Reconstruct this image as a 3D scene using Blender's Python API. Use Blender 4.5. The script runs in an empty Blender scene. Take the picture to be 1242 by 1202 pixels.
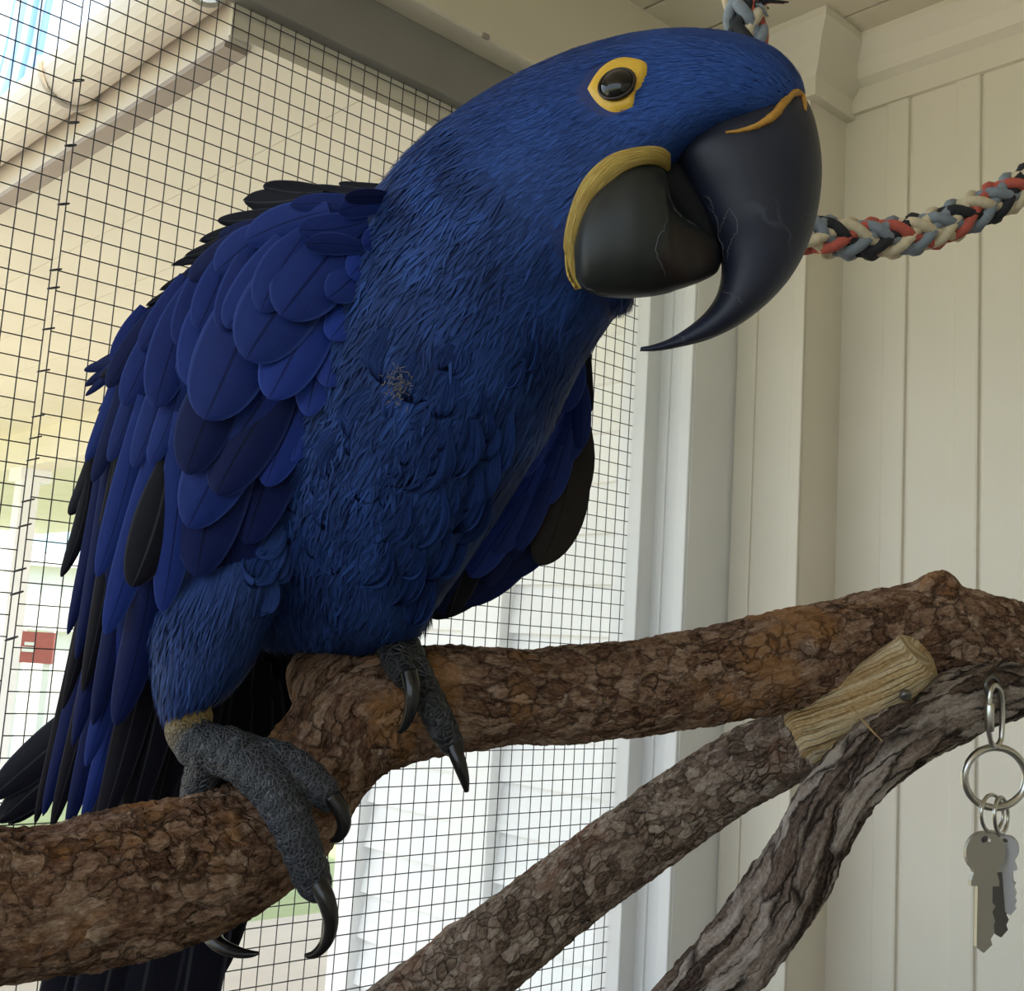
import bpy, bmesh, math, random
import numpy as np
from mathutils import Vector, Matrix, noise
from mathutils.bvhtree import BVHTree

random.seed(7)
rng = np.random.default_rng(7)
SC = bpy.context.scene
COL = SC.collection

# ------------------------------------------------------------------ camera
F, CX, CY = 1398.0, 621.0, 601.0          # focal length and centre in pixels of the 1242x1202 frame
CAM = np.array([0.0, 0.0, 1.45])
_a = np.array([1509.0, 285.0, F]); _a /= np.linalg.norm(_a)
_b = np.array([-1315.0, 107.0, F]); _b -= _a * _a.dot(_b); _b /= np.linalg.norm(_b)
R = np.array([_a, _b, np.cross(_a, _b)])   # world X runs along the mesh wall, Y along the house wall, Z up
def P(px, py, z):
    return CAM + R @ np.array([(px - CX) / F * z, (py - CY) / F * z, z])
def ray(px, py):
    return R @ np.array([(px - CX) / F, (py - CY) / F, 1.0])
def pix(p):
    c = R.T @ (np.asarray(p) - CAM)
    return CX + F * c[0] / c[2], CY + F * c[1] / c[2]
def on_plane(px, py, axis, val):
    d = ray(px, py)
    return CAM + d * (val - CAM[axis]) / d[axis]
cam = bpy.data.cameras.new('camera'); cam_o = bpy.data.objects.new('camera', cam); COL.objects.link(cam_o)
cam.sensor_fit = 'HORIZONTAL'; cam.sensor_width = 36.0; cam.lens = F / 1242 * 36
cam.clip_start = 0.02; cam.clip_end = 300
r_, u_, b_ = R @ np.array([1, 0, 0]), R @ np.array([0, -1, 0]), R @ np.array([0, 0, -1])
M4 = Matrix.Identity(4)
for i in range(3):
    M4[i][0], M4[i][1], M4[i][2], M4[i][3] = r_[i], u_[i], b_[i], CAM[i]
cam_o.matrix_world = M4
SC.camera = cam_o

# ------------------------------------------------------------------ light
SC.view_settings.view_transform = 'Standard'
SC.view_settings.look = 'None'
SC.view_settings.gamma = 1.0
SC.view_settings.use_curve_mapping = False
SC.view_settings.exposure = 0.96
W = bpy.data.worlds.new('sky'); SC.world = W; W.use_nodes = True
bg = W.node_tree.nodes['Background']
bg.inputs['Color'].default_value = (0.72, 0.85, 1.0, 1)
bg.inputs['Strength'].default_value = 1.25
sun = bpy.data.lights.new('sun', 'SUN'); sun.energy = 3.8; sun.angle = math.radians(4); sun.color = (1.0, 0.88, 0.68)
sun_o = bpy.data.objects.new('sun', sun); COL.objects.link(sun_o)
sd = Vector((0.35, 0.35, -1.0)).normalized()
sun_o.rotation_euler = sd.to_track_quat('-Z', 'Y').to_euler()
sun_o.location = (-4, -1, 8)

# ------------------------------------------------------------------ materials
class NT:
    def __init__(s, name):
        s.m = bpy.data.materials.new(name); s.m.use_nodes = True
        s.t = s.m.node_tree; s.b = s.t.nodes['Principled BSDF']
    def n(s, kind, **kw):
        nd = s.t.nodes.new('ShaderNode' + kind)
        for k, v in kw.items():
            if k in nd.inputs: nd.inputs[k].default_value = v
            else: setattr(nd, k, v)
        return nd
    def l(s, a, b): s.t.links.new(a, b)
    def math(s, op, a, b=None, c=None):
        nd = s.t.nodes.new('ShaderNodeMath'); nd.operation = op
        for i, v in enumerate((a, b, c)):
            if v is None: continue
            if isinstance(v, (int, float)): nd.inputs[i].default_value = v
            else: s.l(v, nd.inputs[i])
        return nd.outputs[0]
    def mix(s, f, a, b, blend='MIX'):
        nd = s.t.nodes.new('ShaderNodeMix'); nd.data_type = 'RGBA'; nd.blend_type = blend
        for i, v in ((0, f), (6, a), (7, b)):
            if isinstance(v, (int, float)): nd.inputs[i].default_value = v
            elif isinstance(v, tuple): nd.inputs[i].default_value = (*v[:3], 1)
            else: s.l(v, nd.inputs[i])
        return nd.outputs[2]
    def ramp(s, f, stops):
        nd = s.t.nodes.new('ShaderNodeValToRGB'); e = nd.color_ramp.elements
        while len(e) < len(stops): e.new(0.5)
        for k, (p, c) in enumerate(stops):
            e[k].position = p; e[k].color = (*(c if isinstance(c, tuple) else (c, c, c)), 1)
        s.l(f, nd.inputs[0]); return nd.outputs[0]
    def noise(s, vec, scale, detail=4, rough=0.55, dist=0.0):
        nd = s.n('TexNoise', Scale=scale, Detail=detail, Roughness=rough, Distortion=dist)
        if vec is not None: s.l(vec, nd.inputs['Vector'])
        return nd.outputs['Fac']
    def vmap(s, vec, scale=(1, 1, 1), rot=(0, 0, 0)):
        nd = s.n('Mapping'); nd.inputs['Scale'].default_value = scale; nd.inputs['Rotation'].default_value = rot
        s.l(vec, nd.inputs['Vector']); return nd.outputs[0]
    def bump(s, h, strength=0.3, dist=0.01):
        nd = s.n('Bump', Strength=strength, Distance=dist); s.l(h, nd.inputs['Height'])
        s.l(nd.outputs[0], s.b.inputs['Normal'])
    def base(s, c):
        if isinstance(c, tuple): s.b.inputs['Base Color'].default_value = (*c, 1)
        else: s.l(c, s.b.inputs['Base Color'])
    def rough(s, v):
        if isinstance(v, (int, float)): s.b.inputs['Roughness'].default_value = v
        else: s.l(v, s.b.inputs['Roughness'])
    def set(s, **kw):
        for k, v in kw.items(): s.b.inputs[k.replace('_', ' ')].default_value = v

def obj_coord(t): return t.n('TexCoord').outputs['Object']

def paint(name, c1, c2, rough=0.5, bumpy=0.08):
    t = NT(name); oc = obj_coord(t)
    f = t.noise(oc, 3.0, 5)
    t.base(t.mix(t.ramp(f, [(0.35, 0.0), (0.7, 1.0)]), c1, c2)); t.rough(rough)
    t.bump(t.noise(t.vmap(oc, (60, 60, 6)), 1.0, 4), bumpy, 0.004)
    return t.m
def plain(name, c, rough=0.5, metallic=0.0, var=0.12, scale=20.0, bumpy=0.05):
    t = NT(name); oc = obj_coord(t); f = t.noise(oc, scale, 4)
    t.base(t.mix(f, tuple(x * (1 - var) for x in c), tuple(min(1, x * (1 + var)) for x in c)))
    t.rough(rough); t.set(Metallic=metallic); t.bump(f, bumpy, 0.003)
    return t.m

MAT = {}
MAT['cream'] = paint('cream_paint', (0.75, 0.695, 0.585), (0.80, 0.745, 0.635), 0.45)
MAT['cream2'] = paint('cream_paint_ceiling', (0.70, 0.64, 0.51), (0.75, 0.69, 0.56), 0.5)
MAT['white'] = paint('white_paint', (0.80, 0.81, 0.81), (0.86, 0.86, 0.85), 0.45)
MAT['siding'] = paint('siding_paint', (0.80, 0.81, 0.80), (0.86, 0.86, 0.85), 0.5)
MAT['soffit'] = paint('soffit_paint', (0.74, 0.69, 0.58), (0.80, 0.75, 0.64), 0.55)
MAT['beam'] = paint('shaded_beam_grey', (0.23, 0.22, 0.205), (0.28, 0.27, 0.25), 0.6)  # the beam's backlit shade is put into this dark grey
MAT['gutter'] = paint('gutter_paint', (0.70, 0.64, 0.56), (0.76, 0.70, 0.62), 0.45)
MAT['brown_line'] = plain('brown_drip_edge', (0.36, 0.30, 0.26), 0.6)
MAT['floor'] = plain('deck_floor', (0.075, 0.066, 0.058), 0.75, var=0.2, scale=5)
MAT['wire'] = plain('dark_wire', (0.055, 0.055, 0.06), 0.5, 0.4)
MAT['path'] = plain('pink_path', (0.55, 0.47, 0.40), 0.8, scale=3)
MAT['steel'] = plain('steel', (0.62, 0.60, 0.56), 0.28, 1.0, var=0.06)
MAT['steel_dark'] = plain('dark_steel', (0.16, 0.155, 0.15), 0.4, 0.9)
MAT['brass_key'] = plain('nickel_key', (0.46, 0.43, 0.37), 0.42, 0.75, var=0.08, scale=60)
MAT['silver_key'] = plain('silver_key', (0.62, 0.62, 0.65), 0.4, 0.75, var=0.08, scale=60)
MAT['black'] = plain('near_black', (0.003, 0.003, 0.004), 0.95)
MAT['red_sign'] = plain('red_sign_paint', (0.42, 0.11, 0.10), 0.6)
MAT['hedge'] = plain('hedge_green', (0.20, 0.30, 0.12), 0.8, var=0.5, scale=6)
MAT['glassy'] = plain('pale_blue_glass', (0.45, 0.62, 0.72), 0.15)
def grass():
    t = NT('lawn'); oc = obj_coord(t)
    f = t.noise(oc, 1.2, 6); t.base(t.ramp(f, [(0.3, (0.31, 0.35, 0.17)), (0.7, (0.42, 0.46, 0.24))])); t.rough(0.9)
    t.bump(t.noise(oc, 60, 3), 0.6, 0.03); return t.m
MAT['grass'] = grass()
def banner():
    t = NT('blue_white_cloth'); uv = t.n('TexCoord').outputs['UV']
    s = t.n('SeparateXYZ'); t.l(uv, s.inputs[0])
    w = t.math('FRACT', t.math('MULTIPLY', t.math('ADD', s.outputs[0], t.math('MULTIPLY', t.noise(uv, 6), 0.05)), 3.0))
    t.base(t.ramp(w, [(0.0, (0.25, 0.45, 0.85)), (0.45, (0.30, 0.50, 0.90)), (0.6, (0.75, 0.84, 0.95)), (0.95, (0.6, 0.75, 0.95))]))
    t.rough(0.8); return t.m
MAT['banner'] = banner()

def feather_mat(name, dark, light, rim, shaft, rough=0.5, rimw=0.93, barb=90.0, stri=0.0):
    t = NT(name); uv = t.n('UVMap').outputs[0]
    s = t.n('SeparateXYZ'); t.l(uv, s.inputs[0])
    e = t.math('ABSOLUTE', t.math('SUBTRACT', t.math('MULTIPLY', s.outputs[0], 2.0), 1.0))
    k = t.math('ADD', t.math('MULTIPLY', s.outputs[1], barb), t.math('MULTIPLY', e, -barb * 0.22))
    nz = t.noise(uv, 7.0, 3)
    lines = t.math('SINE', t.math('ADD', t.math('MULTIPLY', k, 3.0), t.math('MULTIPLY', nz, 14.0)))
    if stri:
        k2 = t.math('ADD', t.math('MULTIPLY', e, stri), t.math('MULTIPLY', s.outputs[1], -stri * 0.35))
        lines = t.math('SINE', t.math('ADD', k2, t.math('MULTIPLY', t.noise(uv, 5.0, 3), 9.0)))
    ln = t.math('MULTIPLY_ADD', lines, 0.5, 0.5)
    rnd = t.n('ObjectInfo').outputs['Random']
    tone = t.math('ADD', t.math('MULTIPLY', rnd, 0.45), t.math('ADD', t.math('MULTIPLY', ln, 0.22 if stri else 0.07), t.math('MULTIPLY', nz, 0.45)))
    c = t.mix(t.math('MINIMUM', tone, 1.0), dark, light)
    rf = t.ramp(e, [(rimw - 0.06, 0.0), (rimw + 0.03, 1.0)])
    c = t.mix(t.math('MULTIPLY', rf, 0.6), c, rim)
    sf = t.ramp(e, [(0.0, 1.0), (0.035, 0.8), (0.06, 0.0)])
    c = t.mix(t.math('MULTIPLY', sf, 0.75), c, shaft)
    t.base(c); t.rough(rough); t.set(Sheen_Weight=0.0, Specular_IOR_Level=0.10)
    t.b.inputs['Sheen Tint'].default_value = (0.3, 0.45, 1, 1)
    h = t.math('SUBTRACT', ln, t.math('MULTIPLY', sf, 2.0))
    t.bump(h, 0.14 if stri else 0.10, 0.0010)
    return t.m
MAT['f_blue'] = feather_mat('blue_wing_feather', (0.008, 0.016, 0.095), (0.017, 0.040, 0.22), (0.040, 0.075, 0.29), (0.003, 0.005, 0.04))
MAT['f_bright'] = feather_mat('bright_blue_wing_feather', (0.009, 0.020, 0.14), (0.020, 0.050, 0.30), (0.045, 0.085, 0.36), (0.003, 0.005, 0.05))
MAT['f_navy'] = feather_mat('navy_wing_feather', (0.004, 0.007, 0.04), (0.009, 0.018, 0.10), (0.026, 0.042, 0.15), (0.002, 0.003, 0.015))
MAT['f_black'] = feather_mat('blackish_flight_feather', (0.004, 0.004, 0.008), (0.012, 0.012, 0.020), (0.05, 0.05, 0.07), (0.05, 0.05, 0.055), 0.45)
MAT['f_brown'] = feather_mat('dark_brown_flight_feather', (0.014, 0.011, 0.010), (0.042, 0.033, 0.028), (0.02, 0.018, 0.015), (0.004, 0.004, 0.004), 0.4)
MAT['f_breast'] = feather_mat('breast_feather', (0.004, 0.011, 0.05), (0.020, 0.050, 0.195), (0.015, 0.04, 0.17), (0.005, 0.012, 0.06), 0.65, 0.99, 34.0, 34.0)

def plumage_mat(name):
    t = NT(name)
    at = t.n('Attribute', attribute_name='tone')
    s = t.n('SeparateColor'); t.l(at.outputs['Color'], s.inputs[0])
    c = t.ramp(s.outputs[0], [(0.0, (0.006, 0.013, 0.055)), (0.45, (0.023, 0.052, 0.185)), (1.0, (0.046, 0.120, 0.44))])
    t.base(c); t.rough(0.55); t.set(Sheen_Weight=0.0, Specular_IOR_Level=0.10)
    t.b.inputs['Sheen Tint'].default_value = (0.35, 0.5, 1, 1)
    return t.m
MAT['plumage'] = plumage_mat('fine_blue_plumage')
MAT['skin_blue'] = plain('blue_under_plumage', (0.010, 0.028, 0.14), 0.65, var=0.3, scale=60)
def beak_mat(name, c1, c2, tip=None):
    t = NT(name); oc = obj_coord(t)
    f = t.noise(oc, 25, 5); c = t.mix(t.ramp(f, [(0.35, 0.0), (0.7, 1.0)]), c1, c2)
    if tip is not None:
        dv = t.n('VectorMath', operation='DISTANCE'); t.l(oc, dv.inputs[0]); dv.inputs[1].default_value = tuple(tip)
        dd = t.math('ADD', dv.outputs['Value'], t.math('MULTIPLY', t.noise(oc, 130, 3), 0.012))
        c = t.mix(t.ramp(dd, [(0.0165, 1.0), (0.0185, 0.0)]), c, (0.017, 0.010, 0.009))
    v = t.n('TexVoronoi', feature='DISTANCE_TO_EDGE', Scale=22.0)
    wv = t.n('VectorMath', operation='ADD'); t.l(oc, wv.inputs[0])
    nn = t.n('TexNoise', Scale=60.0, Detail=3.0); t.l(oc, nn.inputs['Vector'])
    sc = t.n('VectorMath', operation='SCALE'); t.l(nn.outputs['Color'], sc.inputs[0]); sc.inputs['Scale'].default_value = 0.012
    t.l(sc.outputs[0], wv.inputs[1]); t.l(wv.outputs[0], v.inputs['Vector'])
    cr = t.ramp(v.outputs['Distance'], [(0.0, 1.0), (0.018, 0.0)])
    gate = t.ramp(t.noise(oc, 18, 2), [(0.56, 0.0), (0.66, 1.0)])
    cf = t.math('MULTIPLY', cr, gate)
    t.base(t.mix(t.math('MULTIPLY', cf, 0.5), c, (0.16, 0.17, 0.20)))
    t.rough(t.math('MULTIPLY_ADD', f, 0.25, 0.36)); t.set(Specular_IOR_Level=0.4)
    t.bump(t.math('SUBTRACT', t.math('MULTIPLY', t.noise(oc, 300, 3), 0.15), cf), 0.25, 0.0015)
    return t.m
MAT['wear'] = plain('pale_beak_wear', (0.10, 0.105, 0.12), 0.7)
MAT['beak'] = beak_mat('black_blue_beak', (0.012, 0.014, 0.028), (0.022, 0.027, 0.052))
MAT['mandible'] = beak_mat('dark_grey_mandible', (0.011, 0.013, 0.013), (0.020, 0.023, 0.022), P(838, 315, 0.384))
def yellow():
    t = NT('yellow_skin'); oc = obj_coord(t); uv = t.n('UVMap').outputs[0]
    w = t.noise(t.vmap(uv, (9.0, 2.2, 1), (0, 0, 0.35)), 1.0, 5, 0.6, 1.0)
    w2 = t.ramp(w, [(0.38, 0.0), (0.6, 1.0)])
    c = t.mix(w2, (0.36, 0.21, 0.03), (0.72, 0.52, 0.13)); t.base(c); t.rough(0.5)
    t.set(Subsurface_Weight=0.1); t.b.inputs['Subsurface Radius'].default_value = (0.004, 0.002, 0.001)
    t.bump(w2, 0.6, 0.0015); return t.m
MAT['yellow'] = yellow()
MAT['yellow_ring'] = plain('smooth_yellow_skin', (0.74, 0.44, 0.045), 0.45, var=0.22, scale=110, bumpy=0.25)
MAT['orange'] = plain('orange_cere', (0.50, 0.25, 0.04), 0.6, var=0.4, scale=200, bumpy=0.5)
MAT['eye'] = plain('black_glossy_eye', (0.004, 0.0035, 0.003), 0.04)
MAT['iris'] = plain('dark_brown_iris_rim', (0.018, 0.010, 0.006), 0.3)
MAT['claw'] = plain('black_horn_claw', (0.010, 0.009, 0.010), 0.25, var=0.3, scale=80)
def scale_skin():
    t = NT('grey_scaly_skin'); oc = obj_coord(t)
    v = t.n('TexVoronoi', feature='DISTANCE_TO_EDGE', Scale=520.0); t.l(t.vmap(oc, (1, 1, 1)), v.inputs['Vector'])
    f = t.ramp(v.outputs['Distance'], [(0.02, 0.0), (0.22, 1.0)])
    at = t.n('Attribute', attribute_name='tone'); s = t.n('SeparateColor'); t.l(at.outputs['Color'], s.inputs[0])
    skin = t.mix(f, (0.085, 0.09, 0.105), (0.014, 0.017, 0.026))
    c = t.mix(t.math('MULTIPLY', s.outputs[0], t.ramp(t.noise(oc, 140, 3), [(0.3, 0.45), (0.6, 1.0)])), skin, (0.50, 0.33, 0.09))
    t.base(c); t.rough(0.6); t.bump(f, 0.8, 0.002); return t.m
MAT['scaly'] = scale_skin()
def scale_dark():
    t = NT('black_scaly_skin'); oc = obj_coord(t)
    v = t.n('TexVoronoi', feature='DISTANCE_TO_EDGE', Scale=300.0); t.l(oc, v.inputs['Vector'])
    f = t.ramp(v.outputs['Distance'], [(0.02, 0.0), (0.2, 1.0)])
    t.base(t.mix(f, (0.05, 0.05, 0.055), (0.010, 0.011, 0.014))); t.rough(0.55); t.bump(f, 0.8, 0.002); return t.m
MAT['scaly_dark'] = scale_dark()

def bark(name, cols, patch=None, around=90, along=40, warp=0.010, crack=0.8, relief=1.0, plates=0.55):
    t = NT(name); uv = t.n('UVMap').outputs[0]; oc = obj_coord(t)
    wv = t.n('VectorMath', operation='ADD'); t.l(uv, wv.inputs[0])
    nn = t.n('TexNoise', Scale=70.0, Detail=5.0, Roughness=0.6); t.l(oc, nn.inputs['Vector'])
    cs = t.n('VectorMath', operation='SUBTRACT'); t.l(nn.outputs['Color'], cs.inputs[0]); cs.inputs[1].default_value = (0.5, 0.5, 0.5)
    sc = t.n('VectorMath', operation='SCALE'); t.l(cs.outputs[0], sc.inputs[0]); sc.inputs['Scale'].default_value = warp
    t.l(sc.outputs[0], wv.inputs[1])
    st = t.vmap(wv.outputs[0], (around, along, 1))
    ve = t.n('TexVoronoi', feature='DISTANCE_TO_EDGE', Scale=1.0); t.l(st, ve.inputs['Vector'])
    vc = t.n('TexVoronoi', feature='F1', Scale=1.0); t.l(st, vc.inputs['Vector'])
    sp = t.n('SeparateColor'); t.l(vc.outputs['Color'], sp.inputs[0])
    fine = t.noise(t.vmap(uv, (900, 420, 1)), 1.0, 5, 0.7)
    mid = t.noise(t.vmap(uv, (around * 2.2, along * 1.3, 1)), 1.0, 6, 0.65)
    big = t.noise(oc, 22, 4, 0.6)
    tone = t.math('ADD', t.math('ADD', t.math('MULTIPLY', sp.outputs[0], plates * 0.42), t.math('MULTIPLY', fine, 0.5)), t.math('ADD', t.math('MULTIPLY', mid, 0.55), t.math('MULTIPLY', big, 0.25)))
    lo = plates * 0.21 + 0.65
    c = t.ramp(t.math('SUBTRACT', tone, lo - 0.5), [(0.28, cols[0]), (0.42, cols[1]), (0.54, cols[2]), (0.70, cols[3])])
    if patch:
        pf = t.ramp(t.noise(oc, 20, 5, 0.65), [(0.55, 0.0), (0.63, 1.0)])
        c = t.mix(t.math('MULTIPLY', pf, 0.6), c, patch)
    gate = t.ramp(t.noise(oc, 45, 3), [(0.36, 0.0), (0.56, 1.0)])
    cf = t.math('MULTIPLY', t.ramp(ve.outputs['Distance'], [(0.0, 1.0), (0.10, 0.0)]), gate)
    c = t.mix(t.math('MULTIPLY', cf, crack), c, tuple(x * 0.45 for x in cols[0]))
    t.base(c); t.rough(0.85); t.set(Specular_IOR_Level=0.12)
    h = t.math('SUBTRACT', t.math('ADD', t.math('ADD', t.math('MULTIPLY', mid, 1.0), t.math('MULTIPLY', sp.outputs[0], 0.5 * plates)), t.math('MULTIPLY', fine, 0.5)), cf)
    t.bump(h, 0.8, 0.004 * relief); return t.m
MAT['bark_red'] = bark('red_brown_bark', [(0.038, 0.018, 0.012), (0.165, 0.086, 0.053), (0.33, 0.205, 0.138), (0.57, 0.43, 0.33)], (0.40, 0.19, 0.065), 150, 95, 0.018, 0.6, 1.0, 0.4)
MAT['bark_grey'] = bark('grey_brown_bark', [(0.050, 0.032, 0.024), (0.19, 0.132, 0.097), (0.36, 0.275, 0.215), (0.60, 0.50, 0.42)], (0.26, 0.125, 0.075), 210, 150, 0.012, 0.5)
MAT['bark_pale'] = bark('pale_furrowed_bark', [(0.040, 0.025, 0.019), (0.17, 0.12, 0.095), (0.33, 0.26, 0.215), (0.60, 0.52, 0.47)], None, 150, 26, 0.010, 0.95, 1.6, 0.8)
MAT['bare_wood'] = bark('bare_split_wood', [(0.26, 0.13, 0.045), (0.50, 0.32, 0.14), (0.66, 0.50, 0.29), (0.82, 0.71, 0.52)], None, 300, 9, 0.002, 0.25, 0.6, 0.6)
ROPE = {'red': (0.48, 0.10, 0.07), 'grey': (0.22, 0.25, 0.29), 'black': (0.018, 0.018, 0.022), 'cream': (0.62, 0.52, 0.36), 'blue': (0.10, 0.14, 0.20)}
for k, c in ROPE.items():
    t = NT(k + '_rope_fibre'); uv = t.n('UVMap').outputs[0]
    f = t.noise(t.vmap(uv, (7, 60, 1)), 3.0, 4)
    t.base(t.mix(f, tuple(x * 0.6 for x in c), tuple(min(1, x * 1.4) for x in c))); t.rough(0.85)
    t.bump(f, 0.6, 0.002); MAT['rope_' + k] = t.m

# ------------------------------------------------------------------ mesh helpers
def new_obj(name, me, mat=None, parent=None, smooth=False):
    o = bpy.data.objects.new(name, me); COL.objects.link(o)
    if mat is not None: me.materials.append(mat if not isinstance(mat, str) else MAT[mat])
    if smooth:
        me.polygons.foreach_set('use_smooth', [True] * len(me.polygons))
    if parent is not None:
        o.parent = parent; o.matrix_parent_inverse = Matrix.Translation(-parent.location) if parent.type == 'EMPTY' else Matrix.Identity(4)
    return o
def tag(o, label=None, cat=None, group=None, kind=None):
    if label: o['label'] = label
    if cat: o['category'] = cat
    if group: o['group'] = group
    if kind: o['kind'] = kind
    return o
def empty(name, loc, **kw):
    o = bpy.data.objects.new(name, None); COL.objects.link(o); o.location = Vector(loc); o.empty_display_size = 0.05
    return tag(o, **kw)
def mesh_pd(name, v, f, uv=None):
    me = bpy.data.meshes.new(name); me.from_pydata([tuple(map(float, p)) for p in v], [], f)
    if uv is not None:
        lay = me.uv_layers.new(name='UVMap'); idx = np.empty(len(me.loops), dtype=np.int32); me.loops.foreach_get('vertex_index', idx)
        lay.data.foreach_set('uv', np.asarray(uv, dtype=np.float32)[idx].ravel())
    me.update(); return me
def fix_normals(me):
    bm = bmesh.new(); bm.from_mesh(me); bmesh.ops.recalc_face_normals(bm, faces=bm.faces); bm.to_mesh(me); bm.free(); return me
BOXF = [(0, 3, 2, 1), (4, 5, 6, 7), (0, 1, 5, 4), (1, 2, 6, 5), (2, 3, 7, 6), (3, 0, 4, 7)]
def box(name, lo, hi, mat, parent=None, bevel=0.0):
    x0, y0, z0 = lo; x1, y1, z1 = hi
    v = [(x0, y0, z0), (x1, y0, z0), (x1, y1, z0), (x0, y1, z0), (x0, y0, z1), (x1, y0, z1), (x1, y1, z1), (x0, y1, z1)]
    me = mesh_pd(name, v, BOXF)
    if bevel:
        bm = bmesh.new(); bm.from_mesh(me); bmesh.ops.bevel(bm, geom=bm.edges[:], offset=bevel, segments=2, affect='EDGES', profile=0.6); bm.to_mesh(me); bm.free()
    return new_obj(name, me, mat, parent)
def prism_y(name, prof, y0, y1, mat, parent=None):
    """profile of (x,z) extruded along Y"""
    n = len(prof); v = [(x, y0, z) for x, z in prof] + [(x, y1, z) for x, z in prof]
    f = [tuple(range(n)), tuple(range(2 * n - 1, n - 1, -1))] + [(i, i + n, (i + 1) % n + n, (i + 1) % n) for i in range(n)]
    return new_obj(name, fix_normals(mesh_pd(name, v, f)), mat, parent)
def prism_x(name, prof, x0, x1, mat, parent=None):
    n = len(prof); v = [(x0, y, z) for y, z in prof] + [(x1, y, z) for y, z in prof]
    f = [tuple(range(n)), tuple(range(2 * n - 1, n - 1, -1))] + [(i, i + n, (i + 1) % n + n, (i + 1) % n) for i in range(n)]
    return new_obj(name, fix_normals(mesh_pd(name, v, f)), mat, parent)
def spline(arr, n):
    a = np.asarray(arr, float); k = len(a)
    seg = np.linalg.norm(np.diff(a[:, :2], axis=0), axis=1) + 1e-9
    tk = np.concatenate([[0], np.cumsum(np.sqrt(seg))]); tk /= tk[-1]
    m = np.zeros_like(a)
    for i in range(k):
        if i == 0: m[i] = (a[1] - a[0]) / (tk[1] - tk[0])
        elif i == k - 1: m[i] = (a[-1] - a[-2]) / (tk[-1] - tk[-2])
        else:
            d0 = (a[i] - a[i - 1]) / (tk[i] - tk[i - 1]); d1 = (a[i + 1] - a[i]) / (tk[i + 1] - tk[i])
            w = (tk[i] - tk[i - 1]) / (tk[i + 1] - tk[i - 1]); m[i] = d0 * (1 - w) + d1 * w
    out = []
    for t in np.linspace(0, 1, n):
        i = min(max(np.searchsorted(tk, t, side='right') - 1, 0), k - 2); h = tk[i + 1] - tk[i]; s = (t - tk[i]) / h
        out.append((2 * s**3 - 3 * s**2 + 1) * a[i] + (s**3 - 2 * s**2 + s) * h * m[i] + (-2 * s**3 + 3 * s**2) * a[i + 1] + (s**3 - s**2) * h * m[i + 1])
    return np.array(out)
def loft_grid(st, nu, nv, power=2.0):
    """stations (x1,y1,x2,y2,z,semi_depth): an elliptical section between two outline points at depth z"""
    S = spline(st, nu); G = np.zeros((nu, nv, 3))
    th = np.linspace(0, 2 * np.pi, nv, endpoint=False)
    ct = np.sign(np.cos(th)) * np.abs(np.cos(th)) ** (2 / power); sn = np.sign(np.sin(th)) * np.abs(np.sin(th)) ** (2 / power)
    for i, (x1, y1, x2, y2, z, d) in enumerate(S):
        p1, p2 = P(x1, y1, z), P(x2, y2, z); c = (p1 + p2) / 2; e = (p2 - p1) / 2
        vd = c - CAM; vd /= np.linalg.norm(vd)
        G[i] = c + e[None] * ct[:, None] - vd[None] * (max(d, 1e-4) * sn)[:, None]
    return G
def grid_faces(nu, nv, off=0, cap=True):
    f = [(off + i * nv + j, off + i * nv + (j + 1) % nv, off + (i + 1) * nv + (j + 1) % nv, off + (i + 1) * nv + j) for i in range(nu - 1) for j in range(nv)]
    if cap: f += [tuple(off + j for j in range(nv))[::-1], tuple(off + (nu - 1) * nv + j for j in range(nv))]
    return f
def grid_uv(nu, nv):
    return np.array([(j / nv, i / (nu - 1)) for i in range(nu) for j in range(nv)])
def loft(name, st, mat, parent=None, nu=60, nv=40, power=2.0):
    G = loft_grid(st, nu, nv, power)
    me = fix_normals(mesh_pd(name, G.reshape(-1, 3), grid_faces(nu, nv), grid_uv(nu, nv)))
    return new_obj(name, me, mat, parent, True)
def frames(pts):
    T = np.gradient(pts, axis=0); T /= np.linalg.norm(T, axis=1)[:, None] + 1e-12
    n = pts[0] - CAM; n = n - T[0] * T[0].dot(n); n /= np.linalg.norm(n); N = [n]
    for i in range(1, len(pts)):
        n = N[-1] - T[i] * T[i].dot(N[-1]); n /= np.linalg.norm(n); N.append(n)
    N = np.array(N); return T, N, np.cross(T, N)
def tube_data(pts, rad, nv, disp=None, closed=False):
    pts = np.asarray(pts, float); rad = np.broadcast_to(np.asarray(rad, float), (len(pts),))
    T, N, Bn = frames(pts); V = []; UV = []
    ln = np.concatenate([[0], np.cumsum(np.linalg.norm(np.diff(pts, axis=0), axis=1))])
    for i in range(len(pts)):
        for j in range(nv):
            a = 2 * math.pi * j / nv; d = N[i] * math.cos(a) + Bn[i] * math.sin(a); r = rad[i]
            if disp: r = r * (1 + disp(pts[i] + d * r, ln[i], a, i / (len(pts) - 1)))
            V.append(pts[i] + d * r); UV.append((a * rad[i], ln[i]))
    if closed:
        n = len(pts); f = [(i * nv + j, i * nv + (j + 1) % nv, ((i + 1) % n) * nv + (j + 1) % nv, ((i + 1) % n) * nv + j) for i in range(n) for j in range(nv)]
    else: f = grid_faces(len(pts), nv)
    return V, f, UV
def tube(name, pts, rad, mat, parent=None, nv=12, disp=None, closed=False):
    V, f, UV = tube_data(pts, rad, nv, disp, closed)
    return new_obj(name, fix_normals(mesh_pd(name, V, f, UV)), mat, parent, True)
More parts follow.
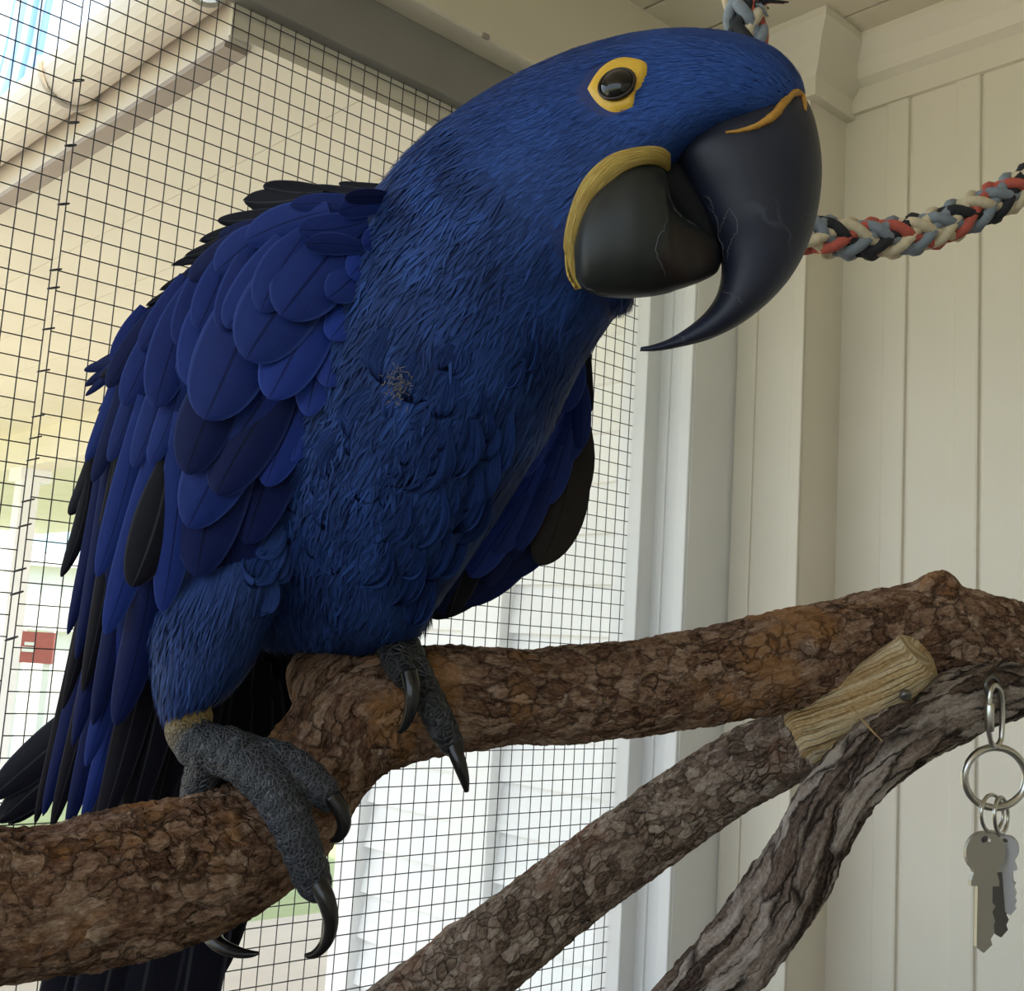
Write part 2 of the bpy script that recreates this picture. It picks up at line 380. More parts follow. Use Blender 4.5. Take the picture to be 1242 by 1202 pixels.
def ptube(name, path, mat, parent=None, n=40, nv=14, disp=None):
    """path of (px,py,depth,radius in pixels)"""
    S = spline(path, n)
    return tube(name, [P(x, y, z) for x, y, z, r in S], [max(r, 0.05) * z / F for x, y, z, r in S], mat, parent, nv, disp)

# ------------------------------------------------------------------ the room
B4 = 1.51                                   # mesh wall stands at Y = B4
HF = 700                                    # reference image row for the wall corners
def ax(px, b): return on_plane(px, HF, 1, b)[0]
def by(px, a): return on_plane(px, HF, 0, a)[1]
A1 = ax(757, B4)                            # mesh ends at the frame
A3 = ax(776, B4)                            # stepped faces of the corner piers, from the mesh to the house wall
B3 = by(833, A3); A2 = ax(884, B3); B2 = by(968, A2); A0 = ax(1013, B2)
HC = on_plane(1100, 92, 0, A0)[2]           # crown bottom
H_CEIL = on_plane(1140, 42, 0, A0)[2] + 0.02
H_BEAM = on_plane(412, 63, 1, B4)[2]
LEFT, BACK = -2.3, -2.2
print('ROOM', A0, A2, A3, B2, B3, HC, H_CEIL, H_BEAM)

fl = box('floor', (LEFT, BACK, -0.06), (A0 + 0.1, B4 + 0.08, 0.0), 'floor'); tag(fl, kind='structure')
ce = box('ceiling', (LEFT, BACK, H_CEIL + 0.02), (A0 + 0.2, B4 + 0.25, H_CEIL + 0.08), 'cream2'); tag(ce, kind='structure')
x = A0 - 0.005; k = 0
while x > LEFT + 0.1:                        # ceiling boards run along the house wall
    w = 0.14
    box('ceiling_board', (x - w + 0.006, BACK + 0.01, H_CEIL), (x, B4 + 0.05, H_CEIL + 0.021), 'cream2', ce, 0.003); x -= w
wr = box('wall_right', (A0 + 0.004, BACK, 0.0), (A0 + 0.1, B4 + 0.06, H_CEIL + 0.02), 'cream'); tag(wr, kind='structure')
tag(box('wall_left_blocker', (LEFT - 0.03, BACK, 0.0), (LEFT + 0.03, B4 + 0.03, 1.15), 'white', None, 0.004), kind='structure')  # unseen low board, added to cut bounce light under the bird
wb_ = box('wall_back_blocker', (LEFT, BACK - 0.08, 0.0), (A0 + 0.1, BACK, H_CEIL + 0.02), 'cream'); tag(wb_, kind='structure')  # unseen, added behind the camera to reduce frontal light on the bird
# boards with beads on the house wall: grooves where the photo shows them, then on at the same pitch
g1, g2 = on_plane(1099, 500, 0, A0)[1], on_plane(1189, 500, 0, A0)[1]
pitch = g1 - g2; edges = [B2 + 0.02, g1]; y = g1
while y > BACK + pitch: y -= pitch; edges.append(y)
edges.append(BACK)
for k in range(len(edges) - 1):
    hi, lo = edges[k], edges[k + 1]
    box('wall_board', (A0, lo + 0.0025, 0.0), (A0 + 0.012, hi - 0.0015, HC + 0.03), 'cream', wr, 0.004)
    box('wall_bead', (A0 - 0.004, lo + 0.003, 0.0), (A0 + 0.006, min(lo + 0.052, hi), HC + 0.02), 'cream', wr, 0.005)
# crown moulding along the house wall and round the pier
CT = H_CEIL; ch = CT - HC; cd = 0.075
prof = [(A0 + 0.01, HC - 0.05), (A0 - 0.012, HC - 0.05), (A0 - 0.012, HC), (A0 - 0.03, HC + 0.012), (A0 - 0.045, HC + ch * 0.45), (A0 - cd, HC + ch * 0.85), (A0 - cd, CT), (A0 + 0.01, CT)]
tag(prism_y('trim_1', prof, BACK, B2 + 0.01, 'cream'), kind='structure')
# corner piers
pier = box('wall_corner', (A2, B2, 0.0), (A0 + 0.1, B3 + 0.02, H_CEIL + 0.02), 'cream'); tag(pier, kind='structure')
box('pier_bead', (A2 - 0.006, B2 + 0.0, 0.0), (A2 + 0.004, B2 + 0.025, H_CEIL), 'cream', pier, 0.003)
box('pier_bead', (A2 - 0.005, B3 - 0.05, 0.0), (A2 + 0.004, B3 - 0.004, H_CEIL), 'cream', pier, 0.003)
cap = [(0.0, HC - 0.06), (0.02, HC - 0.06), (0.02, HC - 0.02), (0.035, HC), (0.05, HC + ch * 0.45), (cd, HC + ch * 0.8), (cd, CT + 0.01), (0.0, CT + 0.01)]
nseg = len(cap); V = []; Fc = []
for (xx, yy, sx, sy) in ((A2, B3 + 0.1, -1, 0), (A2, B2, -1, -1), (A0 + 0.02, B2, 0, -1)):
    V += [(xx + sx * o_, yy + sy * o_, z_) for o_, z_ in cap]
for q in range(2):
    Fc += [(q * nseg + i, q * nseg + (i + 1) % nseg, (q + 1) * nseg + (i + 1) % nseg, (q + 1) * nseg + i) for i in range(nseg)]
Fc += [tuple(range(nseg)), tuple(range(3 * nseg - 1, 2 * nseg - 1, -1))]
tag(new_obj('trim_2', fix_normals(mesh_pd('trim_2', V, Fc)), 'cream'), kind='structure')
p2 = box('wall_end', (A3, B3, 0.0), (A0 + 0.1, B4 + 0.05, H_CEIL + 0.02), 'white'); tag(p2, kind='structure')
box('casing_bead', (A3 - 0.008, B3 + 0.002, 0.0), (A3 + 0.004, B3 + 0.03, H_CEIL), 'white', p2, 0.003)
box('casing_bead', (A3 - 0.005, B3 + 0.06, 0.0), (A3 + 0.004, B4 - 0.02, H_CEIL), 'white', p2, 0.004)
fr = box('trim_3', (A1, B4 - 0.035, 0.0), (A3 + 0.002, B4 + 0.03, H_BEAM + 0.02), 'white', None, 0.003); tag(fr, kind='structure')
# beam over the mesh and the board above it
hb2 = on_plane(550, 42, 1, B4 - 0.04)[2]
bm_ = box('trim_4', (LEFT, B4 - 0.022, H_BEAM), (A3 + 0.01, B4 + 0.008, hb2), 'beam', None, 0.003); tag(bm_, kind='structure')
tr5 = box('trim_5', (LEFT, B4 - 0.075, hb2), (A3 + 0.02, B4 + 0.06, H_CEIL + 0.01), 'cream2', None, 0.006); tag(tr5, kind='structure')
kn = P(590, 43, 1.0); kp = on_plane(590, 43, 1, B4 - 0.077)
box('screw_hole', (kp[0] - 0.007, kp[1] - 0.001, kp[2] - 0.005), (kp[0] + 0.008, kp[1] + 0.006, kp[2] + 0.004), 'brown_line', tr5, 0.002)

# ------------------------------------------------------------------ wire mesh, two overlapping panels
CELL = 0.0268; CELLZ = 0.0276; WR = 0.0009
def wire_mesh(length, axis):
    n = 6; v = []; 
    for e in (0, length):
        for j in range(n):
            a = 2 * math.pi * j / n; c, s = WR * math.cos(a), WR * math.sin(a)
            v.append((c, s, e) if axis == 'z' else (e, c, s))
    f = [(j, (j + 1) % n, n + (j + 1) % n, n + j) for j in range(n)]
    return mesh_pd('wire', v, f)
seam = on_plane(62, 400, 1, B4)[0]
def panel(a0, a1, z0, z1, zoff, label, yb):
    root = empty('wire_mesh_panel', (a0, yb, z0), label=label, cat='mesh panel')
    vm = wire_mesh(z1 - z0, 'z'); hm = wire_mesh(a1 - a0, 'x')
    vm.materials.append(MAT['wire']); hm.materials.append(MAT['wire'])
    n = 0; a = a1
    while a >= a0 - 1e-6 and n < 148:
        o = bpy.data.objects.new('wire', vm); COL.objects.link(o); o.parent = root; o.location = (a - a0, 0, 0); a -= CELL; n += 1
    z = zoff; n = 0
    while z < z1 - z0 and n < 148:
        o = bpy.data.objects.new('wire', hm); COL.objects.link(o); o.parent = root; o.location = (0, -2 * WR, z); z += CELLZ; n += 1
    return root
Z0 = 0.75
mp1 = panel(seam, seam + CELL * round((A1 + 0.01 - seam) / CELL), Z0, H_BEAM + 0.004, 0.004, 'dark square wire mesh panel fixed between the seam and the white corner post', B4)
mp2 = panel(seam - 0.0085 - CELL * 22, seam - 0.0085, Z0, H_BEAM + 0.004, 0.017, 'dark square wire mesh panel on the open side of the clipped seam', B4 + 0.003)
for (cxp, cyp) in ((107, 103), (99, 153), (94, 180), (83, 250), (72, 329), (66, 350), (62, 400), (53, 450), (47, 505), (43, 531), (37, 557), (32, 607), (28, 637), (21, 691), (15, 719), (6, 774)):
    q = on_plane(cxp, cyp, 1, B4)
    th = np.linspace(0, 2 * np.pi, 14, endpoint=False)
    tube('clip_ring', [(seam - 0.004 + 0.0075 * math.cos(a), B4 - 0.002 + 0.004 * math.sin(a), q[2] + 0.003 * math.cos(a)) for a in th], 0.0011, 'wire', mp1, 6, closed=True)

# low solid board under the mesh
tag(box('trim_6', (LEFT, B4 - 0.03, 0.0), (A1 + 0.02, B4 + 0.03, Z0 + 0.01), 'white', None, 0.004), kind='structure')

# ------------------------------------------------------------------ outside: house wall, porch roof, garden
AW = A0 - 0.02
gr = box('ground', (-60, -30, -0.35), (60, 90, -0.25), 'grass'); tag(gr, kind='structure')
pth = box('path', (-9, -9, -0.26), (AW + 6, 6.2, -0.235), 'path'); tag(pth, kind='structure')
yend = by(436, AW)
hw = box('wall_far', (AW + 0.03, B4 + 0.07, -0.25), (AW + 0.2, yend, 2.75), 'siding'); tag(hw, kind='structure')
expo = 0.0
pa, pb = on_plane(700, 648, 0, AW), on_plane(700, 709, 0, AW); expo = pa[2] - pb[2]
z = pb[2]
while z > -0.2: z -= expo
zs = z
while zs < 2.7:                               # lapped boards, each thicker at its lower edge
    prism_y('siding_board', [(AW + 0.035, zs), (AW - 0.008, zs), (AW + 0.018, zs + expo + 0.015), (AW + 0.035, zs + expo + 0.015)], B4 + 0.08, yend - 0.02, 'siding', hw)
    zs += expo
y0, y1 = by(462, AW - 0.02), by(437, AW - 0.02)
tag(box('trim_7', (AW - 0.03, min(y0, y1), -0.25), (AW + 0.2, max(y0, y1), 2.7), 'white', None, 0.004), kind='structure')
y0, y1 = by(612, AW - 0.03), by(566, AW - 0.03)
tag(box('trim_8', (AW - 0.035, min(y0, y1), -0.25), (AW + 0.05, max(y0, y1), 2.7), 'white', None, 0.006), kind='structure')
# porch ceiling boards, fascia and gutter
hdr = on_plane(70, 524, 0, AW)[2]
HS = hdr + 0.03
e1 = CAM + ray(115, 160) * ((HS - CAM[2]) / ray(115, 160)[2]); AE = e1[0]
YF = 12.0
pr = box('ceiling_porch', (AE + 0.02, B4 + 0.012, HS + 0.02), (AW + 2.6, YF, HS + 0.06), 'soffit'); tag(pr, kind='structure')
x = AE + 0.03
while x < AW + 2.5:
    box('porch_board', (x, B4 + 0.014, HS), (x + 0.2165, YF - 0.02, HS + 0.021), 'soffit', pr, 0.001); x += 0.218
tag(box('trim_9', (AE - 0.01, B4 + 0.012, HS - 0.015), (AE + 0.03, YF, HS + 0.12), 'gutter', None, 0.004), kind='structure')
dr = box('trim_10', (AE - 0.016, B4 + 0.012, HS - 0.022), (AE + 0.022, YF, HS - 0.012), 'brown_line'); tag(dr, kind='structure')
gt = empty('roof_gutter', (AE, B4 + 0.3, HS), label='pale half-round roof gutter along the porch eave', cat='gutter')
th = np.linspace(-math.pi / 2 * 0.1, -math.pi * 0.95, 12)
prof = [(AE - 0.062 + 0.052 * math.cos(a), HS + 0.085 + 0.062 * math.sin(a)) for a in np.linspace(0, -math.pi, 13)]
prof = prof + [(x_ + 0.0, z_ + 0.004) for x_, z_ in prof[::-1]]
prof = [(AE - 0.062 + 0.052 * math.cos(a), HS + 0.085 + 0.062 * math.sin(a)) for a in np.linspace(0, -math.pi, 13)] + [(AE - 0.062 + 0.047 * math.cos(a), HS + 0.087 + 0.056 * math.sin(a)) for a in np.linspace(-math.pi, 0, 13)]
prism_y('trough', prof, B4 + 0.012, YF, 'gutter', gt)
for yb in np.arange(B4 + 0.5, YF - 0.2, 0.62):
    tube('bracket', [(AE - 0.062 + 0.056 * math.cos(a), yb, HS + 0.085 + 0.066 * math.sin(a)) for a in np.linspace(0.1, -math.pi - 0.1, 16)], 0.006, 'gutter', gt, 6)
tag(box('trim_11', (AW - 0.02, yend - 0.05, hdr - 0.14), (AW + 0.12, YF, HS + 0.01), 'soffit', None, 0.005), kind='structure')
pq = by(8, AW)
for yq in (pq,):
    po = empty('porch_post', (AW + 0.05, yq, -0.25), label='white square porch post under the header beam', cat='post')
    box('post_shaft', (AW + 0.0, yq - 0.045, -0.25), (AW + 0.09, yq + 0.045, hdr - 0.12), 'white', po, 0.006)
    box('post_cap', (AW - 0.02, yq - 0.08, hdr - 0.2), (AW + 0.13, yq + 0.08, hdr - 0.13), 'white', po, 0.006)
    box('post_base', (AW - 0.02, yq - 0.08, -0.25), (AW + 0.13, yq + 0.08, -0.05), 'white', po, 0.006)
box('end_board', (AE - 0.012, B4 + 0.004, HS - 0.004), (AW + 0.1, B4 + 0.0135, HS + 0.14), 'soffit', pr)
# far garden: hedge, white shed with pale blue window, red sign
def at_depth(px, py, z): return P(px, py, z)
sh = empty('garden_shed', at_depth(70, 900, 13.0) * np.array([1, 1, 0]) + np.array([0, 0, -0.25]), label='white garden shed with pale blue window seen through the porch', cat='shed')
c0 = np.array(sh.location)
dirx = np.array([r_[0], r_[1], 0]); dirx /= np.linalg.norm(dirx); diry = np.array([-dirx[1], dirx[0], 0])
def obox(name, c, hx, hy, z0, z1, mat, parent):
    v = [c + dirx * sx * hx + diry * sy * hy + np.array([0, 0, z_ - c[2]]) for z_ in (z0, z1) for sx, sy in ((-1, -1), (1, -1), (1, 1), (-1, 1))]
    return new_obj(name, fix_normals(mesh_pd(name, v, BOXF)), mat, parent)
dz = 13.0
zt = lambda py, z=dz: P(70, py, z)[2]
obox('wall', c0, 2.2, 0.6, zt(765), zt(500), 'white', sh)
obox('plinth', c0, 2.1, 0.5, -0.25, zt(760), 'white', sh)
wn = obox('window', c0 + diry * -0.6, 0.46, 0.05, zt(672), zt(542), 'glassy', sh)
obox('window_sill', c0 + diry * -0.66, 0.56, 0.09, zt(690), zt(676), 'white', sh)
obox('window_frame', c0 + diry * -0.66 + dirx * -0.46, 0.05, 0.06, zt(676), zt(542), 'white', sh)
obox('window_frame', c0 + diry * -0.66 + dirx * 0.46, 0.05, 0.06, zt(676), zt(542), 'white', sh)
sg = obox('notice_board', P(42, 787, 11.6), 0.19, 0.02, zt(806, 11.6), zt(768, 11.6), 'red_sign', None)
tag(sg, 'red notice board with white marks on white posts', 'sign')
obox('white_mark', P(34, 789, 11.57), 0.06, 0.012, zt(793, 11.55), zt(787, 11.55), 'white', sg)
obox('white_mark', P(36, 783, 11.57), 0.05, 0.012, zt(785, 11.55), zt(781, 11.55), 'white', sg)
for px in (24, 60): obox('sign_post', P(px, 787, 11.63), 0.035, 0.03, -0.26, zt(766, 11.6), 'white', sg)
hg = bmesh.new()
for i in range(26):
    m_ = Matrix.Translation(Vector(P(-260 + i * 34, 690 + random.uniform(-8, 8), 20)) ) @ Matrix.Diagonal((0.7, 0.7, random.uniform(1.5, 2.2), 1))
    bmesh.ops.create_icosphere(hg, subdivisions=3, radius=1.0, matrix=m_)
for v in hg.verts: v.co += Vector(noise.noise_vector(v.co * 3)) * 0.25
hm = bpy.data.meshes.new('hedge'); hg.to_mesh(hm); hg.free()
tag(new_obj('garden_hedge', hm, 'hedge', None, True), 'clipped green hedge far behind the porch', 'hedge')
bl = spline([(78, -60, 5.0, 0), (62, 0, 5.0, 0), (48, 70, 5.02, 0), (30, 130, 5.06, 0), (-6, 185, 5.1, 0), (-60, 235, 5.15, 0)], 30)
V = []; UV = []
for i, (x_, y_, z_, _) in enumerate(bl):
    for j in range(9):
        s = j / 8; V.append(P(x_ - 42 * s, y_ - 8 * s, z_ + 0.03 * math.sin(s * 9))); UV.append((s, i / 29))
fb = [(i * 9 + j, i * 9 + j + 1, (i + 1) * 9 + j + 1, (i + 1) * 9 + j) for i in range(29) for j in range(8)]
fo = new_obj('shade_cloth', mesh_pd('shade_cloth', V, fb, UV), 'banner', None, True)
sm = fo.modifiers.new('s', 'SOLIDIFY'); sm.thickness = 0.01
tag(fo, 'pale blue and white striped shade cloth hanging beyond the eave', 'shade cloth')

# ------------------------------------------------------------------ branches
def bark_disp(amp, along, ring, seed=0.0, knots=()):
    def fn(p, l, a, t):
        q = Vector((math.cos(a) * ring, math.sin(a) * ring, l * along + seed))
        d = noise.fractal(q, 1.0, 2.0, 4) * amp
        rid = abs(noise.noise(q * 2.3 + Vector((5, 3, 1))))
        d -= max(0.0, 0.12 - rid) * amp * 5
        d += noise.noise(Vector(p) * 30 + Vector((seed, 0, 0))) * amp * 0.8
        d += noise.noise(Vector(p) * 200) * amp * 0.45 + noise.noise(Vector(p) * 420) * amp * 0.3
        for (kp, kr, kh) in knots:
            dd = (Vector(p) - Vector(kp)).length / kr
            if dd < 1.6: d += kh * math.exp(-dd * dd * 2.2)
        return d
    return fn
perch = empty('perch_branch', P(440, 870, 0.5), label='thick red-brown perch branch with an elbow, gripped by the parrot', cat='branch')
limb_path = [(-420, 1150, 0.36, 118), (-200, 1122, 0.385, 104), (0, 1100, 0.415, 92), (120, 1080, 0.435, 90), (220, 1058, 0.455, 85), (300, 1022, 0.475, 77), (352, 975, 0.492, 70), (392, 922, 0.505, 66), (428, 880, 0.513, 70), (480, 858, 0.52, 70),
             (560, 848, 0.53, 62), (680, 842, 0.548, 58), (800, 830, 0.565, 57), (900, 812, 0.58, 58), (1000, 790, 0.595, 60), (1080, 775, 0.607, 62), (1150, 772, 0.617, 62), (1230, 790, 0.628, 58), (1330, 800, 0.645, 55), (1500, 790, 0.68, 52), (1750, 770, 0.73, 50)]
ptube('main_limb', limb_path, 'bark_red', perch, 700, 128, bark_disp(0.075, 30, 2.2, 2.0, [(P(1138, 722, 0.605), 0.016, 0.45), (P(985, 770, 0.575), 0.012, 0.16), (P(400, 800, 0.50), 0.03, 0.05)]))
# stub rising at the elbow behind the bird's feet
ptube('branch_stub', [(440, 900, 0.52, 50), (420, 850, 0.522, 60), (400, 815, 0.523, 54), (392, 790, 0.523, 40), (390, 779, 0.523, 22)], 'bark_red', perch, 60, 60, bark_disp(0.07, 18, 1.8, 7.0))
fork_path = [(1330, 800, 0.64, 40), (1250, 822, 0.622, 42), (1190, 842, 0.598, 41), (1130, 872, 0.573, 39), (1070, 910, 0.555, 40), (1020, 958, 0.548, 41), (985, 1015, 0.546, 43), (955, 1070, 0.546, 47), (915, 1130, 0.548, 48), (860, 1195, 0.55, 46), (790, 1290, 0.555, 46), (700, 1480, 0.57, 48), (600, 1900, 0.60, 50)]
ptube('forked_limb', fork_path, 'bark_pale', perch, 330, 72, bark_disp(0.11, 14, 2.6, 12.0))
# knot ring with cut twig on the main limb
low = empty('lower_branch', P(700, 1080, 0.6), label='grey-brown cut branch with a bare pale end wedged under the perch', cat='branch')
low_path = [(1020, 872, 0.590, 40), (960, 902, 0.601, 45), (880, 945, 0.604, 46), (800, 1000, 0.604, 46), (720, 1058, 0.602, 47), (640, 1118, 0.600, 50), (560, 1180, 0.597, 53), (470, 1255, 0.59, 55), (300, 1420, 0.59, 57), (0, 1800, 0.6, 60)]
ptube('branch_shaft', low_path, 'bark_grey', low, 300, 72, bark_disp(0.065, 34, 2.4, 21.0))
ptube('bare_end', [(965, 903, 0.603, 36), (985, 890, 0.596, 44), (1010, 874, 0.588, 43), (1045, 849, 0.578, 39), (1080, 822, 0.570, 35), (1108, 799, 0.565, 32), (1115, 793, 0.564, 29), (1117, 791.5, 0.5635, 16), (1117.5, 791, 0.5635, 1)], 'bare_wood', low, 80, 48, bark_disp(0.03, 6, 2.2, 31.0))
ptube('screw', [(1096, 840, 0.560, 4), (1098, 843, 0.553, 7), (1098.5, 844, 0.550, 6.5), (1099, 844.5, 0.5495, 1)], 'steel_dark', low, 10, 12)
ptube('splinter', [(1034, 858, 0.560, 1.0), (1050, 878, 0.545, 1.4), (1070, 899, 0.536, 0.7)], 'bare_wood', low, 8, 6)
ptube('twig_scar', [(1012, 900, 0.580, 9), (1009, 902, 0.5735, 8.5), (1008.5, 902, 0.5725, 1)], 'bare_wood', low, 8, 14)
th = np.linspace(0, 2 * np.pi, 25)
ptube('twig_scar', [(984, 786, 0.572, 13), (984, 786, 0.563, 12), (984, 786, 0.560, 9)], 'bark_red', perch, 8, 16)

# ------------------------------------------------------------------ keys on a ring
ZK = 0.570
def px_ring(cx, cy, rx, ry, z, tilt=0.0, n=40):
    return [P(cx + rx * math.cos(a), cy + ry * math.sin(a), z + tilt * math.cos(a)) for a in np.linspace(0, 2 * math.pi, n, endpoint=False)]
pxm = ZK / F
lk = empty('quick_link', P(1206, 830, ZK), label='steel screw quick link hanging from the branch eye', cat='link')
oval = [(1200, 845), (1200, 890), (1203, 902), (1208, 905), (1213, 900), (1215, 888), (1215, 848), (1212, 836), (1207, 831), (1202, 835)]
ov = spline(oval + oval[:1], 61)[:-1]
tube('link_loop', [P(x, y, ZK + 0.006 * (x - 1207) / 8) for x, y in ov], 3.3 * pxm, 'steel', lk, 10, closed=True)
nutp = [(P(1200, y, ZK - 0.005)) for y in (853, 855, 885, 887)]
tube('lock_nut', nutp, [5.2 * pxm, 6.4 * pxm, 6.4 * pxm, 5.2 * pxm], 'steel', lk, 6)
ee = tube('screw_eye', px_ring(1203, 832, 8, 11, ZK, 0.006), 2.6 * pxm, 'steel_dark', lk, 8, closed=True)
tube('eye_shank', [P(1203, 822, ZK), P(1204, 818, ZK + 0.016)], 3 * pxm, 'steel_dark', lk, 8)
kr = tube('key_ring', px_ring(1207, 943, 37, 36.5, ZK + 0.002, 0.004, 64), 4.6 * pxm, 'steel', None, 14, closed=True)
tag(kr, 'large round steel ring hanging from the quick link', 'ring')
s1 = tube('split_ring', px_ring(1203, 987, 13, 23, ZK - 0.001, 0.010), 2.4 * pxm, 'steel', None, 8, closed=True); tag(s1, 'small steel loop holding the brownish key', 'ring')
s2 = tube('split_ring', px_ring(1214, 989, 8, 22, ZK + 0.001, 0.010), 2.6 * pxm, 'steel', None, 8, closed=True); tag(s2, 'narrow steel loop holding the silver key', 'ring')
def key(name, cx, cy, s, z, rot, mat, label, yaw=0.0):
    root = empty(name, P(cx, cy - 24 * s, z), label=label, cat='key')
    head = [(24 * math.sin(a), -26 * math.cos(a)) for a in np.linspace(0.0, 2.45, 12)]
    right = head + [(14, 24), (17, 34), (17, 40), (9, 40), (9, 60), (13, 64), (9, 71), (11, 76), (13, 83), (9, 90), (12, 97), (8, 104), (10, 111), (0, 121)]
    left = [(-9, 114), (-9, 40), (-17, 40), (-17, 34), (-14, 24)] + [(-x, y) for x, y in head[::-1][:-1]]
    pts = right + left; c_, s_ = math.cos(rot), math.sin(rot)
    bm = bmesh.new()
    loop = [(cx + s * (x * c_ - y * s_) , cy + s * (x * s_ + y * c_), x) for x, y in pts]
    hole = [(6 * math.cos(a), -16 + 5 * math.sin(a)) for a in np.linspace(0, 2 * math.pi, 12, endpoint=False)]
    hole = [(cx + s * (x * c_ - y * s_), cy + s * (x * s_ + y * c_), x) for x, y in hole]
    for lp in (loop, hole):
        vs = [bm.verts.new(P(x, y, z + yaw * q * s * pxm)) for x, y, q in lp]
        for i in range(len(vs)): bm.edges.new((vs[i], vs[(i + 1) % len(vs)]))
    bmesh.ops.triangle_fill(bm, use_beauty=True, use_dissolve=False, edges=bm.edges[:])
    # drop the triangles inside the hole
    me = bpy.data.meshes.new(name); bm.to_mesh(me); bm.free()
    o = new_obj('key_blade', me, mat, root); m = o.modifiers.new('s', 'SOLIDIFY'); m.thickness = 0.0022; m.offset = 0
    return root
key('door_key', 1194, 1034, 1.0, ZK - 0.004, 0.02, 'brass_key', 'brownish nickel key with a long toothed blade on the small loop', 0.3)
key('dark_key', 1206, 1030, 0.88, ZK + 0.012, -0.06, 'steel_dark', 'dark key hidden behind the two pale keys', 0.5)
key('cabinet_key', 1220, 1030, 0.66, ZK + 0.002, -0.08, 'silver_key', 'short silver key with a round head on the narrow loop', -0.6)

# ------------------------------------------------------------------ rope
rope = empty('braided_rope', P(1100, 285, 0.85), label='thick braided rope of red, grey, cream and black strands behind the beak', cat='rope')
rp = spline([(893, -70, 0.80), (900, -20, 0.80), (903, 20, 0.80), (905, 60, 0.80), (900, 130, 0.80), (905, 210, 0.81), (935, 262, 0.82), (985, 284, 0.83), (1040, 290, 0.84), (1110, 284, 0.85), (1180, 257, 0.86), (1240, 226, 0.87), (1300, 190, 0.88), (1380, 130, 0.9)], 500)
RP = np.array([P(*q) for q in rp])
def rise(p, d, n=150):                      # both rope ends run on up to the ceiling
    d = d / np.linalg.norm(d); out = []; st = np.linalg.norm(RP[1] - RP[0])
    while p[2] < H_CEIL - 0.002 and len(out) < 900:
        d = d * 0.985 + np.array([0, 0, 0.015]); d /= np.linalg.norm(d); p = p + d * 0.0042; out.append(p)
    return out
RP = np.array(rise(RP[0], RP[0] - RP[1])[::-1] + list(RP) + rise(RP[-1], RP[-1] - RP[-2])); RT, RN, RB = frames(RP)
RL = np.concatenate([[0], np.cumsum(np.linalg.norm(np.diff(RP, axis=0), axis=1))])
RR = 24.0 * 0.85 / F; pitch_ = 0.105
cols = ['red', 'grey', 'cream', 'black', 'grey', 'cream']; cols2 = ['grey', 'cream', 'red', 'grey', 'black', 'cream']
for hand, cl in ((1, cols), (-1, cols2)):
    for i in range(6):
        pts = []
        for q in range(len(RP)):
            ph = 2 * math.pi * RL[q] / pitch_
            a = hand * ph + 2 * math.pi * i / 6 + (0.26 if hand < 0 else 0)
            over = math.cos(3 * ph + math.pi * i) * hand
            pts.append(RP[q] + (RN[q] * math.cos(a) + RB[q] * math.sin(a)) * RR * (0.68 + 0.13 * over))
        tube('rope_strand', pts, RR * 0.30, 'rope_' + cl[i], rope, 8)
tube('rope_core', RP, RR * 0.55, 'rope_black', rope, 8)
for i in range(26):
    a = random.uniform(0, 6.28); b0 = P(916, 6, 0.79); d = np.array([random.gauss(0, 1) for _ in range(3)]); d = d / np.linalg.norm(d) * 0.012 + (P(935, 2, 0.79) - b0)
    tube('frayed_thread', [b0, b0 + d * 0.5 + np.array([0, 0, 0.002]), b0 + d], [0.0016, 0.0014, 0.0005], 'rope_' + random.choice(['red', 'black', 'black', 'grey']), rope, 5)

# ------------------------------------------------------------------ the parrot
bird = empty('parrot', P(330, 950, 0.50), label='deep blue macaw with black hooked beak and yellow eye ring on the perch', cat='parrot')
body_st = [
    (979, 112, 970, 128, 0.412, 0.006), (968, 88, 940, 148, 0.412, 0.017), (945, 63, 905, 160, 0.413, 0.025), (905, 44, 865, 172, 0.415, 0.031), (850, 35, 820, 205, 0.418, 0.036),
    (785, 38, 785, 262, 0.422, 0.040), (715, 54, 768, 322, 0.428, 0.043), (645, 82, 766, 362, 0.435, 0.046), (575, 121, 745, 385, 0.443, 0.047), (515, 168, 716, 424, 0.452, 0.050),
    (466, 222, 690, 470, 0.462, 0.054), (415, 285, 668, 515, 0.473, 0.058), (365, 365, 640, 562, 0.484, 0.062), (325, 450, 603, 622, 0.495, 0.064), (300, 540, 565, 680, 0.505, 0.062),
    (285, 620, 530, 730, 0.515, 0.057), (280, 690, 505, 765, 0.522, 0.050), (300, 755, 470, 785, 0.528, 0.036), (340, 790, 420, 800, 0.53, 0.012)]
thigh_st = [(205, 690, 380, 640, 0.495, 0.034), (190, 740, 345, 720, 0.485, 0.034), (186, 790, 312, 790, 0.478, 0.029), (190, 835, 280, 830, 0.474, 0.022), (198, 858, 252, 842, 0.473, 0.014), (206, 876, 240, 858, 0.474, 0.008)]
thigh2_st = [(400, 690, 520, 700, 0.535, 0.03), (425, 730, 520, 735, 0.535, 0.024), (450, 765, 508, 765, 0.533, 0.014), (465, 785, 500, 785, 0.532, 0.008)]
NU, NV = 220, 96
GB = loft_grid(body_st, NU, NV); GT = loft_grid(thigh_st, 40, 40); GT2 = loft_grid(thigh2_st, 30, 32)
Vb = np.concatenate([GB.reshape(-1, 3), GT.reshape(-1, 3), GT2.reshape(-1, 3)])
Fb = grid_faces(NU, NV) + grid_faces(40, 40, NU * NV) + grid_faces(30, 32, NU * NV + 1600)
tmp = new_obj('tmp_body', fix_normals(mesh_pd('tmp_body', Vb, Fb)), 'skin_blue')
rm = tmp.modifiers.new('r', 'REMESH'); rm.mode = 'VOXEL'; rm.voxel_size = 0.0022
